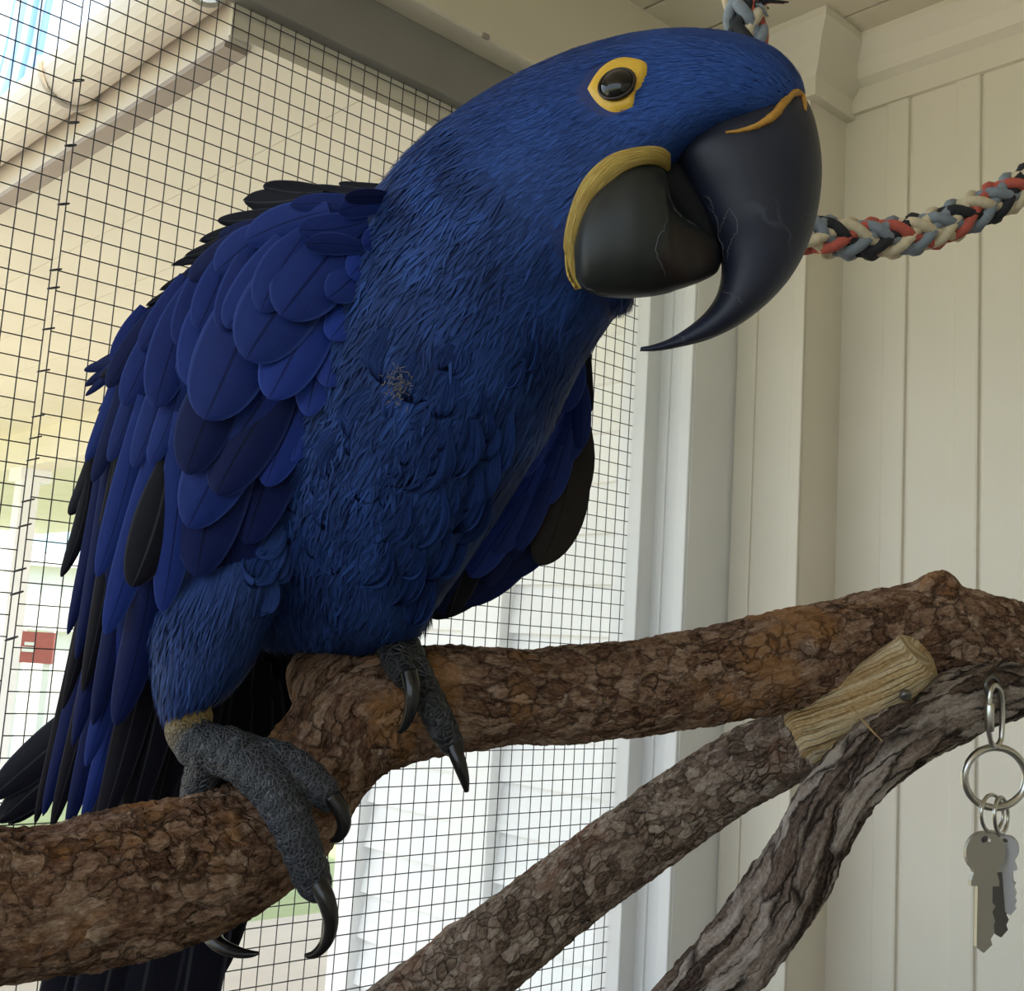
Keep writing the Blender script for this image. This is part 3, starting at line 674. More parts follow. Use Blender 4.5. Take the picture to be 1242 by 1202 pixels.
sm = tmp.modifiers.new('s', 'SMOOTH'); sm.factor = 0.5; sm.iterations = 6
dg = bpy.context.evaluated_depsgraph_get()
bme = bpy.data.meshes.new_from_object(tmp.evaluated_get(dg)); bme.name = 'body'
bpy.data.objects.remove(tmp)
body = new_obj('body', bme, None, bird, True)
bvh = BVHTree.FromPolygons([v.co.copy() for v in bme.vertices], [tuple(p.vertices) for p in bme.polygons])
def hit(px, py, lift=0.0):
    d = Vector(ray(px, py)).normalized(); loc, nor, _, dist = bvh.ray_cast(Vector(CAM), d)
    if loc is None: return None, None
    if nor.dot(d) > 0: nor = -nor
    return np.array(loc + nor * lift), np.array(nor)
def depth_at(px, py, default):
    loc, _ = hit(px, py)
    if loc is None: return default
    return float((R.T @ (loc - CAM))[2])

EYE = (750, 104)
eye_poly = [(710, 108), (717, 96), (727, 84), (741, 74), (757, 69), (772, 70), (787, 75), (788, 86), (781, 104), (773, 116), (770, 131), (757, 137), (742, 138), (728, 131), (718, 121)]
ck_out = [(697, 350), (688, 335), (685, 300), (692, 258), (710, 217), (738, 191), (768, 181), (800, 179), (811, 186)]
ck_in = [(706, 350), (703, 335), (700, 310), (708, 272), (730, 233), (760, 206), (785, 198), (803, 202), (812, 212)]
def in_poly(x, y, poly):
    c = False; n = len(poly)
    for i in range(n):
        x1, y1 = poly[i]; x2, y2 = poly[(i + 1) % n]
        if (y1 > y) != (y2 > y) and x < (x2 - x1) * (y - y1) / (y2 - y1) + x1: c = not c
    return c
# ---- fine plumage: many little barbs lying back along the body
def in_poly_v(x, y, poly):
    c = np.zeros(len(x), bool); n = len(poly)
    for i in range(n):
        x1, y1 = poly[i]; x2, y2 = poly[(i + 1) % n]
        m = (y1 > y) != (y2 > y); c ^= m & (x < (x2 - x1) * (y - y1) / ((y2 - y1) or 1e-9) + x1)
    return c
def plumage(G, n, ulo, uhi, lenf, widf, tonef, seed, nu, nv, liftf=0.10, spread=0.13, tvar=0.10):
    rs = np.random.default_rng(seed); N = int(n * 1.8)
    # pick cells by area so the cover is even
    i0, i1 = int(ulo * (nu - 2)), int(uhi * (nu - 2)) + 1
    Gn = np.roll(G, -1, axis=1); tuA = G[1:] - G[:-1]; tvA = (Gn - G)[:-1]
    crA = np.cross(tvA, tuA); ar = np.linalg.norm(crA, axis=2); ar[:i0] = 0; ar[i1:] = 0
    pr = (ar / ar.sum()).ravel(); idx = rs.choice(len(pr), N, p=pr); I, J = idx // nv, idx % nv
    fu, fv = rs.random((N, 1)), rs.random((N, 1)); J2 = (J + 1) % nv
    p = (G[I, J] * (1 - fv) + G[I, J2] * fv) * (1 - fu) + (G[I + 1, J] * (1 - fv) + G[I + 1, J2] * fv) * fu
    nr = crA[I, J] / (ar[I, J][:, None] + 1e-15); cen = G.mean(1)[I]
    nr *= np.where((nr * (p - cen)).sum(1) < 0, -1, 1)[:, None]
    vd = CAM - p; vd /= np.linalg.norm(vd, axis=1)[:, None]
    cc = (p - CAM) @ R; x = CX + F * cc[:, 0] / cc[:, 2]; y = CY + F * cc[:, 1] / cc[:, 2]
    ok = ((nr * vd).sum(1) > -0.35) & ~in_poly_v(x, y, eye_poly) & ~in_poly_v(x + 7, y, eye_poly) & ~in_poly_v(x, y, ck_out + ck_in[::-1])
    sel = np.nonzero(ok)[0][:n]; p, nr, x, y, I, J = p[sel], nr[sel], x[sel], y[sel], I[sel], J[sel]; m = len(sel)
    tu = tuA[I, J]; tu /= np.linalg.norm(tu, axis=1)[:, None] + 1e-15; w = np.cross(nr, tu)
    an = rs.normal(0, spread, (m, 1)); d = tu * np.cos(an) + w * np.sin(an); w = np.cross(nr, d)
    un = I / (nu - 2)
    L = (np.array([lenf(*q) for q in zip(un, x, y)]) * rs.uniform(0.7, 1.25, m))[:, None]
    Wd = (np.array([widf(*q) for q in zip(un, x, y)]) * rs.uniform(0.7, 1.3, m))[:, None]
    tn = np.clip(np.array([tonef(*q) for q in zip(un, x, y)]) + rs.normal(0, tvar, m), 0, 1)
    lf = liftf * rs.uniform(0.3, 1.6, (m, 1)); V = np.zeros((m, 7, 3)); T = np.zeros((m, 7))
    for k, (t, ww, h) in enumerate(((0, 0.6, -0.02), (0.4, 1.0, 0.5), (0.8, 0.75, 0.9))):
        c = p + d * L * t + nr * (L * lf * h)
        V[:, 2 * k] = c - w * Wd * ww * 0.5 - nr * Wd * 0.12; V[:, 2 * k + 1] = c + w * Wd * ww * 0.5 - nr * Wd * 0.12
        T[:, 2 * k] = T[:, 2 * k + 1] = tn * (0.85 + 0.2 * t)
    V[:, 6] = p + d * L + nr * L * lf * 0.8; T[:, 6] = tn * 1.05
    Fs = []
    for b0 in range(0, 7 * m, 7): Fs += [(b0, b0 + 1, b0 + 3, b0 + 2), (b0 + 2, b0 + 3, b0 + 5, b0 + 4), (b0 + 4, b0 + 5, b0 + 6)]
    return V.reshape(-1, 3), Fs, T.ravel()
def build_plumage(name, data, parent, label=None):
    V, Fs, T = data; me = mesh_pd(name, V, Fs)
    ca = me.color_attributes.new('tone', 'FLOAT_COLOR', 'POINT')
    T = np.clip(np.array(T), 0, 1); ca.data.foreach_set('color', np.stack([T, T, T, np.ones_like(T)], 1).astype(np.float32).ravel())
    o = new_obj(name, me, 'plumage', parent, True); o['kind'] = 'stuff'
    if label: o['label'] = label
    return o
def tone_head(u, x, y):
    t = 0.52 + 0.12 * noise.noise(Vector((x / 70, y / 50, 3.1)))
    t += 0.30 * min(max((x - 720) / 130, 0), 1) * min(max((190 - y) / 60, 0), 1)  # crown bluer than the neck, plus the forehead's highlight painted into the tone
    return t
def tone_chest(u, x, y):
    t = 0.42 + 0.38 * noise.noise(Vector((x / 40, y / 55, 8.1)))
    return t
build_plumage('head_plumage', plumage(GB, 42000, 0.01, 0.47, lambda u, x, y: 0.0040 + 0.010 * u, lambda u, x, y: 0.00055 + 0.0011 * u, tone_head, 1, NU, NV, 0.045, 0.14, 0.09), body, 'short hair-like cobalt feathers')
build_plumage('breast_plumage', plumage(GB, 24000, 0.42, 0.97, lambda u, x, y: 0.011 + 0.004 * u, lambda u, x, y: 0.0009 + 0.0004 * u, tone_chest, 2, NU, NV, 0.07, 0.22, 0.09), body, 'loose barbed blue breast feathers')
build_plumage('thigh_plumage', plumage(GT, 7000, 0.02, 0.92, lambda u, x, y: 0.016, lambda u, x, y: 0.0011, lambda u, x, y: 0.36, 3, 40, 40, 0.035, 0.10, 0.08), body, 'smooth blue thigh feathers')
build_plumage('thigh_plumage', plumage(GT2, 2500, 0.02, 0.9, lambda u, x, y: 0.014, lambda u, x, y: 0.0012, lambda u, x, y: 0.2, 4, 30, 32, 0.06), body)

# ---- single feathers
def feather(parent, base, tip, w, zb, zt, mat='f_blue', bend=0.0, camber=0.22, ragged=0.0, arch=0.0, nl=14, nw=8, name='feather', blunt=2.2, wb=0.45, peak=0.5):
    base = np.array(base, float); tip = np.array(tip, float); ax_ = tip - base; L = np.linalg.norm(ax_); pp = np.array([-ax_[1], ax_[0]]) / L
    V = []; UV = []
    q = np.linspace(0, 1, nl); ts = 1 - (1 - q) ** 1.7
    jit = [1 - ragged * random.random() for _ in range(nw + 1)]
    for t in ts:
        c = base + ax_ * t + pp * bend * 4 * t * (1 - t)
        a = wb + (1 - wb) * math.sin(min(t / peak, 1) * math.pi / 2)
        if t > peak: a *= max(0.0, 1 - ((t - peak) / (1 - peak)) ** blunt) ** 0.55
        hw = max(w / 2 * a, 0.4); z = zb + (zt - zb) * t - arch * 4 * t * (1 - t)
        for k in range(nw + 1):
            s = k / nw * 2 - 1
            cc = c + pp * s * hw - ax_ * (1 - jit[k]) * t
            V.append(P(cc[0], cc[1], z + camber * (s * s) * hw * z / F)); UV.append((s * 0.5 + 0.5, t))
    f = [(i * (nw + 1) + k, i * (nw + 1) + k + 1, (i + 1) * (nw + 1) + k + 1, (i + 1) * (nw + 1) + k) for i in range(nl - 1) for k in range(nw)]
    return new_obj(name, mesh_pd(name, V, f, UV), mat, parent, True)

def interp(y, tab):
    ys = [t[0] for t in tab]; return np.interp(y, ys, [t[1] for t in tab])
def wing_z(x, y):
    xc = interp(y, [(220, 420), (300, 375), (480, 300), (700, 200), (900, 125), (1000, 100)])
    hw = interp(y, [(220, 110), (480, 165), (700, 120), (900, 90), (1000, 80)])
    zc = interp(y, [(220, 0.452), (300, 0.444), (480, 0.440), (700, 0.458), (900, 0.495), (1000, 0.52)])
    s = (x - xc) / hw
    return zc + (0.034 * s * s if s < 0 else 0.020 * s * s)
# inner wing mass that carries the feathers
wing_st = [(385, 232, 478, 262, 0.475, 0.010), (318, 262, 480, 330, 0.478, 0.018), (240, 335, 455, 400, 0.480, 0.024), (185, 410, 412, 480, 0.482, 0.026), (150, 500, 370, 560, 0.486, 0.024), (125, 600, 322, 640, 0.495, 0.020), (108, 700, 270, 730, 0.508, 0.016), (92, 800, 225, 820, 0.522, 0.012), (75, 900, 190, 910, 0.537, 0.008), (70, 960, 150, 970, 0.545, 0.004)]
MAT['wing_base'] = plain('dark_wing_base', (0.003, 0.005, 0.03), 0.9)
wing = loft('wing', wing_st, 'wing_base', bird, 80, 40)
wing['label'] = 'folded wing with layered cobalt feathers beside the wire mesh'
LAY = 0.0016
def wf(base, tip, w, layer, mat='f_blue', **kw):
    zb = wing_z(*base) - layer * LAY + 0.003; zt = wing_z(*tip) - layer * LAY - 0.002
    return feather(wing, base, tip, w, zb, zt, mat, **kw)
# long flight feathers reaching down over the tail
for k, (b_x, b_y, t_x, t_y, w, m) in enumerate([
    (150, 470, 42, 1000, 30, 'f_black'), (160, 480, 52, 990, 34, 'f_navy'), (168, 500, 62, 1006, 34, 'f_black'), (175, 520, 80, 1010, 36, 'f_navy'), (190, 560, 98, 1004, 30, 'f_blue'), (205, 600, 118, 1015, 44, 'f_black'),
    (220, 620, 150, 1015, 50, 'f_black'), (235, 640, 182, 1005, 52, 'f_black'), (250, 660, 215, 1000, 54, 'f_black')]):
    wf((b_x, b_y), (t_x, t_y), w, -3 + k * 0.2, m, bend=-14, camber=0.3)
for k, (b_x, b_y, t_x, t_y, w, m) in enumerate([
    (128, 520, 82, 770, 22, 'f_navy'), (138, 500, 92, 800, 24, 'f_navy'), (150, 510, 76, 860, 24, 'f_black'), (150, 520, 100, 840, 28, 'f_black'), (160, 540, 88, 905, 30, 'f_navy'), (170, 560, 112, 880, 34, 'f_navy'), (185, 600, 104, 930, 34, 'f_blue'), (190, 640, 140, 880, 46, 'f_navy'),
    (110, 560, 74, 700, 20, 'f_black'), (115, 540, 84, 625, 26, 'f_black')]):
    wf((b_x, b_y), (t_x, t_y), w, 0.5 + k * 0.25, m, bend=-8, camber=0.35)
# secondaries and dark inner feathers
for k, a in enumerate([
    ((300, 450), (238, 700), 92, 'f_navy'), ((345, 470), (262, 720), 86, 'f_navy'), ((330, 470), (228, 640), 84, 'f_blue'), ((372, 470), (298, 660), 74, 'f_navy'), ((350, 460), (262, 600), 78, 'f_navy'),
    ((205, 560), (160, 712), 58, 'f_black'), ((175, 480), (118, 700), 36, 'f_blue'), ((200, 510), (128, 770), 44, 'f_blue'), ((222, 500), (196, 742), 48, 'f_blue'), ((392, 440), (322, 590), 62, 'f_bright'), ((402, 430), (355, 560), 50, 'f_bright'),
    ((290, 430), (226, 575), 70, 'f_navy'), ((205, 430), (162, 567), 38, 'f_blue'), ((222, 440), (182, 563), 34, 'f_blue'), ((178, 420), (132, 560), 30, 'f_blue'), ((160, 430), (112, 585), 26, 'f_navy'), ((150, 430), (104, 560), 22, 'f_blue')]):
    wf(a[0], a[1], a[2], 2.6 + k * 0.16, a[3], bend=(-6 if a[0][0] < 240 else 5))
# coverts, lowest row first
for k, a in enumerate([
    ((205, 380), (150, 492), 40, 'f_blue'), ((190, 375), (130, 470), 30, 'f_navy'), ((175, 372), (136, 440), 26, 'f_blue'),
    ((240, 340), (188, 494), 56, 'f_blue'), ((262, 350), (232, 470), 60, 'f_blue'), ((415, 360), (372, 505), 52, 'f_bright'),
    ((322, 335), (248, 509), 96, 'f_blue'), ((400, 340), (326, 484), 74, 'f_bright'), ((430, 360), (396, 470), 54, 'f_bright'), ((452, 350), (425, 445), 44, 'f_bright'),
    ((225, 335), (170, 425), 34, 'f_blue'), ((255, 315), (216, 420), 44, 'f_blue'), ((280, 305), (240, 400), 46, 'f_blue'), ((305, 300), (268, 400), 44, 'f_blue'),
    ((398, 300), (298, 436), 96, 'f_blue'), ((345, 290), (275, 398), 56, 'f_blue'), ((452, 325), (400, 412), 52, 'f_bright'), ((470, 320), (440, 410), 40, 'f_blue'),
    ((372, 282), (316, 378), 54, 'f_blue'), ((432, 268), (340, 383), 92, 'f_blue'), ((330, 275), (262, 330), 46, 'f_blue'), ((300, 280), (230, 340), 36, 'f_navy'),
    ((460, 300), (398, 362), 52, 'f_blue'), ((474, 290), (424, 336), 44, 'f_bright'), ((482, 300), (462, 385), 30, 'f_blue'), ((484, 330), (452, 425), 26, 'f_blue'),
    ((400, 255), (298, 292), 46, 'f_blue'), ((440, 300), (370, 296), 28, 'f_blue'), ((446, 268), (362, 278), 40, 'f_blue'), ((472, 275), (442, 300), 32, 'f_bright'), ((480, 262), (450, 318), 34, 'f_blue'), ((484, 285), (470, 340), 26, 'f_bright'),
    ((452, 250), (352, 248), 26, 'f_blue'), ((470, 248), (410, 256), 30, 'f_blue'), ((478, 240), (418, 240), 22, 'f_navy'), ((482, 250), (462, 285), 24, 'f_blue')]):
    wf(a[0], a[1], a[2], 6.0 + k * 0.22, a[3], bend=random.uniform(-5, 5), blunt=2.6)
# dark ragged fringe on the back edge of the wing
for k, a in enumerate([((372, 238), (294, 244), 34), ((392, 232), (318, 226), 28), ((440, 232), (380, 226), 16), ((470, 226), (410, 222), 14), ((350, 255), (262, 268), 22), ((330, 262), (240, 292), 20), ((318, 272), (222, 312), 18), ((300, 285), (206, 322), 14),
                       ((285, 300), (192, 352), 16), ((262, 318), (176, 372), 16), ((245, 335), (150, 394), 14), ((230, 350), (146, 415), 14), ((212, 370), (132, 440), 14), ((190, 410), (118, 500), 14), ((160, 470), (106, 545), 14)]):
    z = wing_z(*a[0]) + 0.012
    feather(wing, a[0], a[1], a[2], z, z + 0.008, 'f_black', bend=-4, ragged=0.06)
for k in range(34):
    t = random.random(); bx, by_ = 330 - 190 * t + random.uniform(-8, 8), 258 + 190 * t + random.uniform(-6, 10)
    z = wing_z(bx, by_) + 0.004
    feather(wing, (bx, by_), (bx - random.uniform(34, 56), by_ + random.uniform(14, 46)), random.uniform(10, 18), z, z + 0.006, random.choice(['f_black', 'f_navy', 'f_navy']), nl=9, nw=4)

# far wing, seen past the breast
wst2 = [(640, 470, 712, 420, 0.545, 0.010), (600, 540, 716, 490, 0.550, 0.016), (560, 610, 700, 560, 0.556, 0.017), (530, 680, 655, 640, 0.560, 0.015), (515, 725, 590, 700, 0.562, 0.010), (515, 742, 545, 735, 0.563, 0.004)]
fwing = loft('wing', wst2, 'wing_base', bird, 50, 32); fwing['label'] = 'wing on the far side of the breast with a loose brown flight feather'
def ff(base, tip, w, z, mat, **kw): return feather(fwing, base, tip, w, z + 0.001, z - 0.001, mat, **kw)
ff((690, 520), (655, 686), 60, 0.5365, 'f_brown', bend=-12, camber=0.12, blunt=2.8)
ff((705, 500), (684, 640), 36, 0.5385, 'f_brown', bend=-8)
for a in [((712, 418), (716, 500), 22, 'f_black'), ((705, 425), (702, 490), 26, 'f_navy'), ((715, 430), (710, 520), 16, 'f_black'), ((640, 560), (532, 745), 60, 'f_navy'), ((610, 600), (545, 748), 44, 'f_black'), ((660, 560), (590, 712), 44, 'f_navy'), ((690, 540), (622, 680), 30, 'f_navy')]:
    ff(a[0], a[1], a[2], 0.538, a[3], bend=6)
for a in [((650, 560), (522, 750), 70, 'f_black'), ((668, 580), (560, 735), 56, 'f_navy'), ((680, 590), (600, 705), 46, 'f_navy'), ((600, 620), (515, 748), 50, 'f_black')]:
    ff(a[0], a[1], a[2], 0.541, a[3], bend=-14)
for k, a in enumerate([((690, 450), (668, 560), 46), ((700, 470), (690, 560), 36), ((705, 460), (704, 545), 26), ((670, 500), (636, 610), 46), ((690, 520), (664, 612), 34), ((680, 540), (640, 640), 30), ((655, 560), (612, 650), 44), ((668, 580), (628, 668), 26), ((640, 600), (600, 672), 40), ((625, 620), (570, 700), 40),
                       ((700, 430), (680, 500), 40), ((680, 450), (650, 530), 44), ((660, 500), (628, 580), 40)]):
    ff(a[0], a[1], a[2], 0.532 - 0.0006 * k, 'f_bright' if k % 3 == 0 else 'f_blue', blunt=2.4)

# tail: long dark feathers hanging behind the perch
tail_st = [(200, 720, 330, 740, 0.565, 0.020), (150, 850, 330, 850, 0.580, 0.018), (120, 980, 320, 960, 0.600, 0.014), (90, 1100, 285, 1090, 0.620, 0.010), (60, 1230, 225, 1210, 0.640, 0.008), (30, 1400, 190, 1380, 0.665, 0.006), (20, 1500, 120, 1480, 0.680, 0.003)]
tail = loft('tail', tail_st, 'wing_base', bird, 60, 28); tail['label'] = 'long blackish-blue tail hanging behind the branch'
for k, (b_, t_, w, m) in enumerate([((310, 800), (250, 1200), 90, 'f_black'), ((290, 790), (190, 1420), 90, 'f_black'), ((260, 780), (120, 1460), 84, 'f_black'), ((230, 780), (70, 1440), 80, 'f_black'), ((200, 790), (40, 1330), 70, 'f_black'), ((320, 820), (280, 1010), 90, 'f_black'), ((270, 800), (225, 1010), 70, 'f_black'), ((235, 800), (170, 1010), 60, 'f_black'), ((340, 780), (345, 890), 60, 'f_black')]):
    feather(tail, b_, t_, w, 0.545 + 0.001 * k, 0.60 + 0.03 * (t_[1] > 1100) - 0.001 * k, m, nl=18)
for k, (b_, t_, w) in enumerate([((150, 830), (-20, 975), 50), ((150, 860), (-6, 1000), 46), ((130, 880), (10, 1002), 34), ((110, 905), (22, 990), 26)]):
    feather(tail, b_, t_, w, 0.60, 0.60 + 0.004 * k, 'f_black', ragged=0.05)

# ---- breast contour feathers, wide with frayed ends
def bf(x, y, ang, L, w, mat='f_breast', lift=0.0022, rag=0.26):
    z0 = depth_at(x, y, 0.46); x2, y2 = x + L * math.cos(ang), y + L * math.sin(ang); z1 = depth_at(x2, y2, z0)
    return feather(body, (x, y), (x2, y2), w, z0 - 0.001, min(z1, z0 + 0.02) - lift, mat, ragged=rag, nw=18, nl=10, blunt=3.0, camber=0.14, name='breast_feather', peak=0.6, wb=0.3)
for (x, y, a, L, w) in [
    (470, 400, 100, 70, 60), (505, 430, 95, 62, 62), (545, 440, 105, 70, 52), (455, 470, 120, 70, 60), (430, 520, 112, 80, 60), (500, 510, 110, 84, 70), (540, 520, 115, 90, 70), (470, 540, 118, 80, 66), (420, 570, 112, 78, 60), (385, 560, 108, 74, 56),
    (360, 600, 112, 70, 50), (340, 620, 120, 62, 46), (395, 610, 104, 70, 54), (440, 600, 112, 74, 56), (490, 590, 118, 80, 60), (535, 590, 112, 84, 60), (575, 560, 112, 90, 60), (600, 540, 116, 96, 54), (620, 500, 112, 96, 50), (570, 500, 108, 84, 60),
    (330, 655, 112, 66, 48), (370, 650, 100, 54, 44), (415, 645, 98, 52, 44), (465, 650, 120, 70, 56), (510, 660, 116, 80, 54), (545, 640, 116, 76, 46), (520, 690, 108, 78, 40), (330, 690, 104, 62, 42), (360, 700, 110, 58, 40), (590, 600, 122, 80, 46), (560, 640, 122, 72, 40)]:
    bf(x + random.uniform(-4, 4), y + random.uniform(-4, 4), math.radians(a), L, w)
for k in range(48):
    y = random.uniform(400, 700); lo = interp(y, [(400, 465), (480, 420), (560, 360), (640, 320), (700, 310)]); hi = interp(y, [(400, 690), (480, 650), (560, 605), (640, 555), (700, 520)])
    x = random.uniform(lo + 10, hi - 25)
    bf(x, y, math.radians(random.uniform(98, 124)), random.uniform(36, 58), random.uniform(22, 36), lift=0.0018)
# pale down showing in a gap
for k in range(90):
    x, y = random.gauss(488, 7), random.gauss(466, 11); loc, n_ = hit(x, y)
    if loc is None: continue
    d = np.array([random.gauss(0, 1) for _ in range(3)]); d -= n_ * d.dot(n_); d /= np.linalg.norm(d)
    p0 = loc + n_ * 0.0045
    if k == 0: TV, TF = [], []
    w_ = np.cross(n_, d) * 0.00025; L = random.uniform(0.0012, 0.003); b0 = len(TV)
    TV += [p0 - w_, p0 + w_, p0 + d * L + n_ * 0.001]; TF += [(b0, b0 + 1, b0 + 2)]
MAT['down'] = plain('pale_down', (0.13, 0.125, 0.13), 0.9, var=0.7, scale=300)
dn = new_obj('down_tuft', mesh_pd('down_tuft', TV, TF), 'down', body); dn['kind'] = 'stuff'

# ---- head details
def cap_patch(name, poly, mat, parent, lift, dome, cxy, rings=6, n=60):
    """raised skin patch following the head surface inside an outline"""
    pl = spline([(*p, 0) for p in poly + poly[:1]], n + 1)[:-1, :2]; c = np.array(cxy, float); V = []; UV = []
    for r in range(rings + 1):
        s = r / rings
        for k in range(n):
            q = c + (pl[k] - c) * s; loc, nn = hit(*q)
            if loc is None: loc, nn = hit(*(c + (pl[k] - c) * s * 0.9))
            V.append(loc + nn * (lift + dome * math.sqrt(max(0, 1 - s * s)) - (0.002 if r == rings else 0))); UV.append((s * 2.0, k / n * 3))
    f = [(r * n + k, r * n + (k + 1) % n, (r + 1) * n + (k + 1) % n, (r + 1) * n + k) for r in range(rings) for k in range(n)]
    return new_obj(name, fix_normals(mesh_pd(name, V, f, UV)), mat, parent, True)
er = cap_patch('eye_ring', eye_poly, 'yellow_ring', body, 0.0010, 0.0014, EYE); er['label'] = 'bare yellow ring of skin around the eye'
ec, en = hit(751, 109); ec = ec + en * 0.0014
er_r = 22.5 * 0.385 / F
def sphere(name, c, r, mat, parent, scl=None, nrm=None):
    bm = bmesh.new(); bmesh.ops.create_uvsphere(bm, u_segments=40, v_segments=24, radius=r)
    q = Vector(nrm).to_track_quat('Z', 'Y').to_matrix().to_4x4() if nrm is not None else Matrix.Identity(4)
    bmesh.ops.transform(bm, matrix=Matrix.Translation(Vector(c)) @ q @ Matrix.Diagonal((*(scl or (1, 1, 1)), 1)), verts=bm.verts)
    me = bpy.data.meshes.new(name); bm.to_mesh(me); bm.free(); return new_obj(name, me, mat, parent, True)
sphere('eye', ec, er_r, 'eye', body, (1, 1, 0.75), en)['label'] = 'glossy black eye'
ed = np.cross(en, [0, 0, 1]); ed /= np.linalg.norm(ed); e2 = np.cross(en, ed)
tube('eyelid', [ec + en * 0.0016 + (ed * math.cos(a) + e2 * math.sin(a)) * er_r * 1.0 for a in np.linspace(0, 2 * np.pi, 40, endpoint=False)], 0.0006, 'iris', body, 8, closed=True)

# upper beak: deep curved hook
ub = [(972, 112, 818, 168, 0.412, 0.022), (984, 132, 812, 184, 0.411, 0.0235), (993, 165, 822, 206, 0.410, 0.0235), (997, 205, 842, 238, 0.409, 0.0225), (993, 250, 858, 268, 0.408, 0.021), (982, 292, 871, 296, 0.407, 0.0185), (962, 332, 875, 325, 0.406, 0.016),
      (935, 364, 871, 352, 0.405, 0.0135), (900, 392, 860, 373, 0.404, 0.011), (862, 411, 842, 391, 0.403, 0.008), (825, 421, 815, 409, 0.402, 0.0055), (795, 426, 792, 418, 0.401, 0.0035), (776, 426, 777, 421, 0.400, 0.0015)]
o = loft('upper_beak', ub, 'beak', bird, 120, 56, 2.15); o['label'] = 'large black hooked upper beak with pale scratches'
# lower mandible: broad scoop
lm = [(696, 296, 698, 338, 0.404, 0.012), (705, 262, 706, 350, 0.403, 0.0195), (722, 228, 723, 358, 0.402, 0.0225), (747, 206, 747, 361, 0.401, 0.0235), (770, 194, 770, 361, 0.400, 0.0235), (790, 194, 792, 359, 0.400, 0.023), (805, 205, 808, 356, 0.400, 0.022), (815, 243, 820, 352, 0.400, 0.0205), (832, 265, 836, 347, 0.400, 0.018), (852, 277, 854, 340, 0.401, 0.0145), (868, 290, 869, 331, 0.402, 0.009), (875, 312, 875, 318, 0.403, 0.002)]
o = loft('lower_beak', lm, 'mandible', bird, 110, 56, 2.5); o['label'] = 'dark grey lower beak with a worn inner edge'
for nm_, src, pths in (('upper_beak', 'beak', [[(884, 252), (891, 262), (896, 278), (889, 290), (884, 300), (880, 318)], [(884, 252), (876, 272), (868, 290)], [(858, 250), (868, 262), (872, 282), (876, 298), (877, 318), (876, 340)], [(872, 352), (884, 356), (894, 360), (900, 368)], [(992, 252), (984, 258), (976, 266)], [(853, 236), (862, 244), (866, 258)]]),
                       ('lower_beak', 'mandible', [[(801, 206), (810, 216), (813, 236), (817, 252), (826, 262), (840, 270), (852, 277)], [(812, 262), (804, 280), (796, 294), (797, 310), (803, 322), (806, 336)], [(702, 330), (708, 346), (724, 355), (744, 358)]])):
    ob_ = bpy.data.objects[nm_]; tr_ = BVHTree.FromPolygons([v.co.copy() for v in ob_.data.vertices], [tuple(p.vertices) for p in ob_.data.polygons])
    for pth_ in pths:
        pp_ = []
        for q in spline(pth_, 26):
            q = q + rng.normal(0, 0.9, 2); loc = tr_.ray_cast(Vector(CAM), Vector(ray(*q)).normalized())[0]
            if loc is not None: pp_.append(np.array(loc))
        if len(pp_) > 5: tube('wear_line', pp_, [0.00022 * (0.4 + 0.6 * math.sin(math.pi * i / (len(pp_) - 1))) for i in range(len(pp_))], 'wear', ob_, 5)
# mouth lining and tongue between the beak halves
o = loft('tongue', [(790, 180, 800, 245, 0.412, 0.018), (822, 186, 815, 270, 0.412, 0.018), (845, 222, 838, 290, 0.411, 0.016), (864, 262, 858, 305, 0.409, 0.012), (876, 298, 866, 316, 0.408, 0.006)], 'black', bird, 24, 20)
# yellow crescent of skin beside the lower beak
n = 60; so = spline([(*p, 0) for p in ck_out], n)[:, :2]; si = spline([(*p, 0) for p in ck_in], n)[:, :2]; V = []; UV = []; m_ = 9
for k in range(n):
    t = k / (n - 1)
    z_b = 0.378 + 0.006 * (1 - t)
    for j in range(m_):
        s = j / (m_ - 1); q = so[k] * (1 - s) + si[k] * s
        zs = depth_at(*q, 0.40)
        zz = min(zs - 0.0012, 0.399) if s < 0.01 else (zs - 0.0012) * (1 - s) + min(zs - 0.001, 0.3985) * s - 0.0012 * math.sin(math.pi * s)
        V.append(P(q[0], q[1], zz)); UV.append((s * 2.6, t * 3.2))
f = [(k * m_ + j, k * m_ + j + 1, (k + 1) * m_ + j + 1, (k + 1) * m_ + j) for k in range(n - 1) for j in range(m_ - 1)]
o = new_obj('cheek_skin', mesh_pd('cheek_skin', V, f, UV), 'yellow', body, True); o['label'] = 'bare yellow crescent of wrinkled skin beside the lower beak'
md = o.modifiers.new('s', 'SOLIDIFY'); md.thickness = 0.0008; md.offset = 1
# orange cere line where forehead feathers meet the beak
ubo = bpy.data.objects['upper_beak']; ubv = BVHTree.FromPolygons([v.co.copy() for v in ubo.data.vertices], [tuple(p.vertices) for p in ubo.data.polygons])
def near_z(x, y, dflt):
    d = Vector(ray(x, y)).normalized(); zz = []
    for tr_ in (bvh, ubv):
        loc = tr_.ray_cast(Vector(CAM), d)[0]
        if loc is not None: zz.append(float((R.T @ (np.array(loc) - CAM))[2]))
    return min(zz) if zz else dflt
cq = spline([(880, 161, 1.5), (900, 158, 2.6), (920, 152, 4.0), (938, 140, 5.5), (952, 123, 5.5), (963, 113, 4.6), (970, 113, 4.0), (975, 122, 3.2), (977, 134, 2)], 40)
cp = [(x, y, near_z(x, y, 0.409) - 0.0003, r) for x, y, r in cq]
def cere_d(p, l, a, t): return 0.35 * noise.noise(Vector(p) * 500)
CP = [(P(x, y, z), r * z / F) for x, y, z, r in cp]
o = tube('cere', [c[0] for c in CP], [c[1] for c in CP], 'orange', body, 12, cere_d); o['label'] = 'thin orange line of skin above the beak'

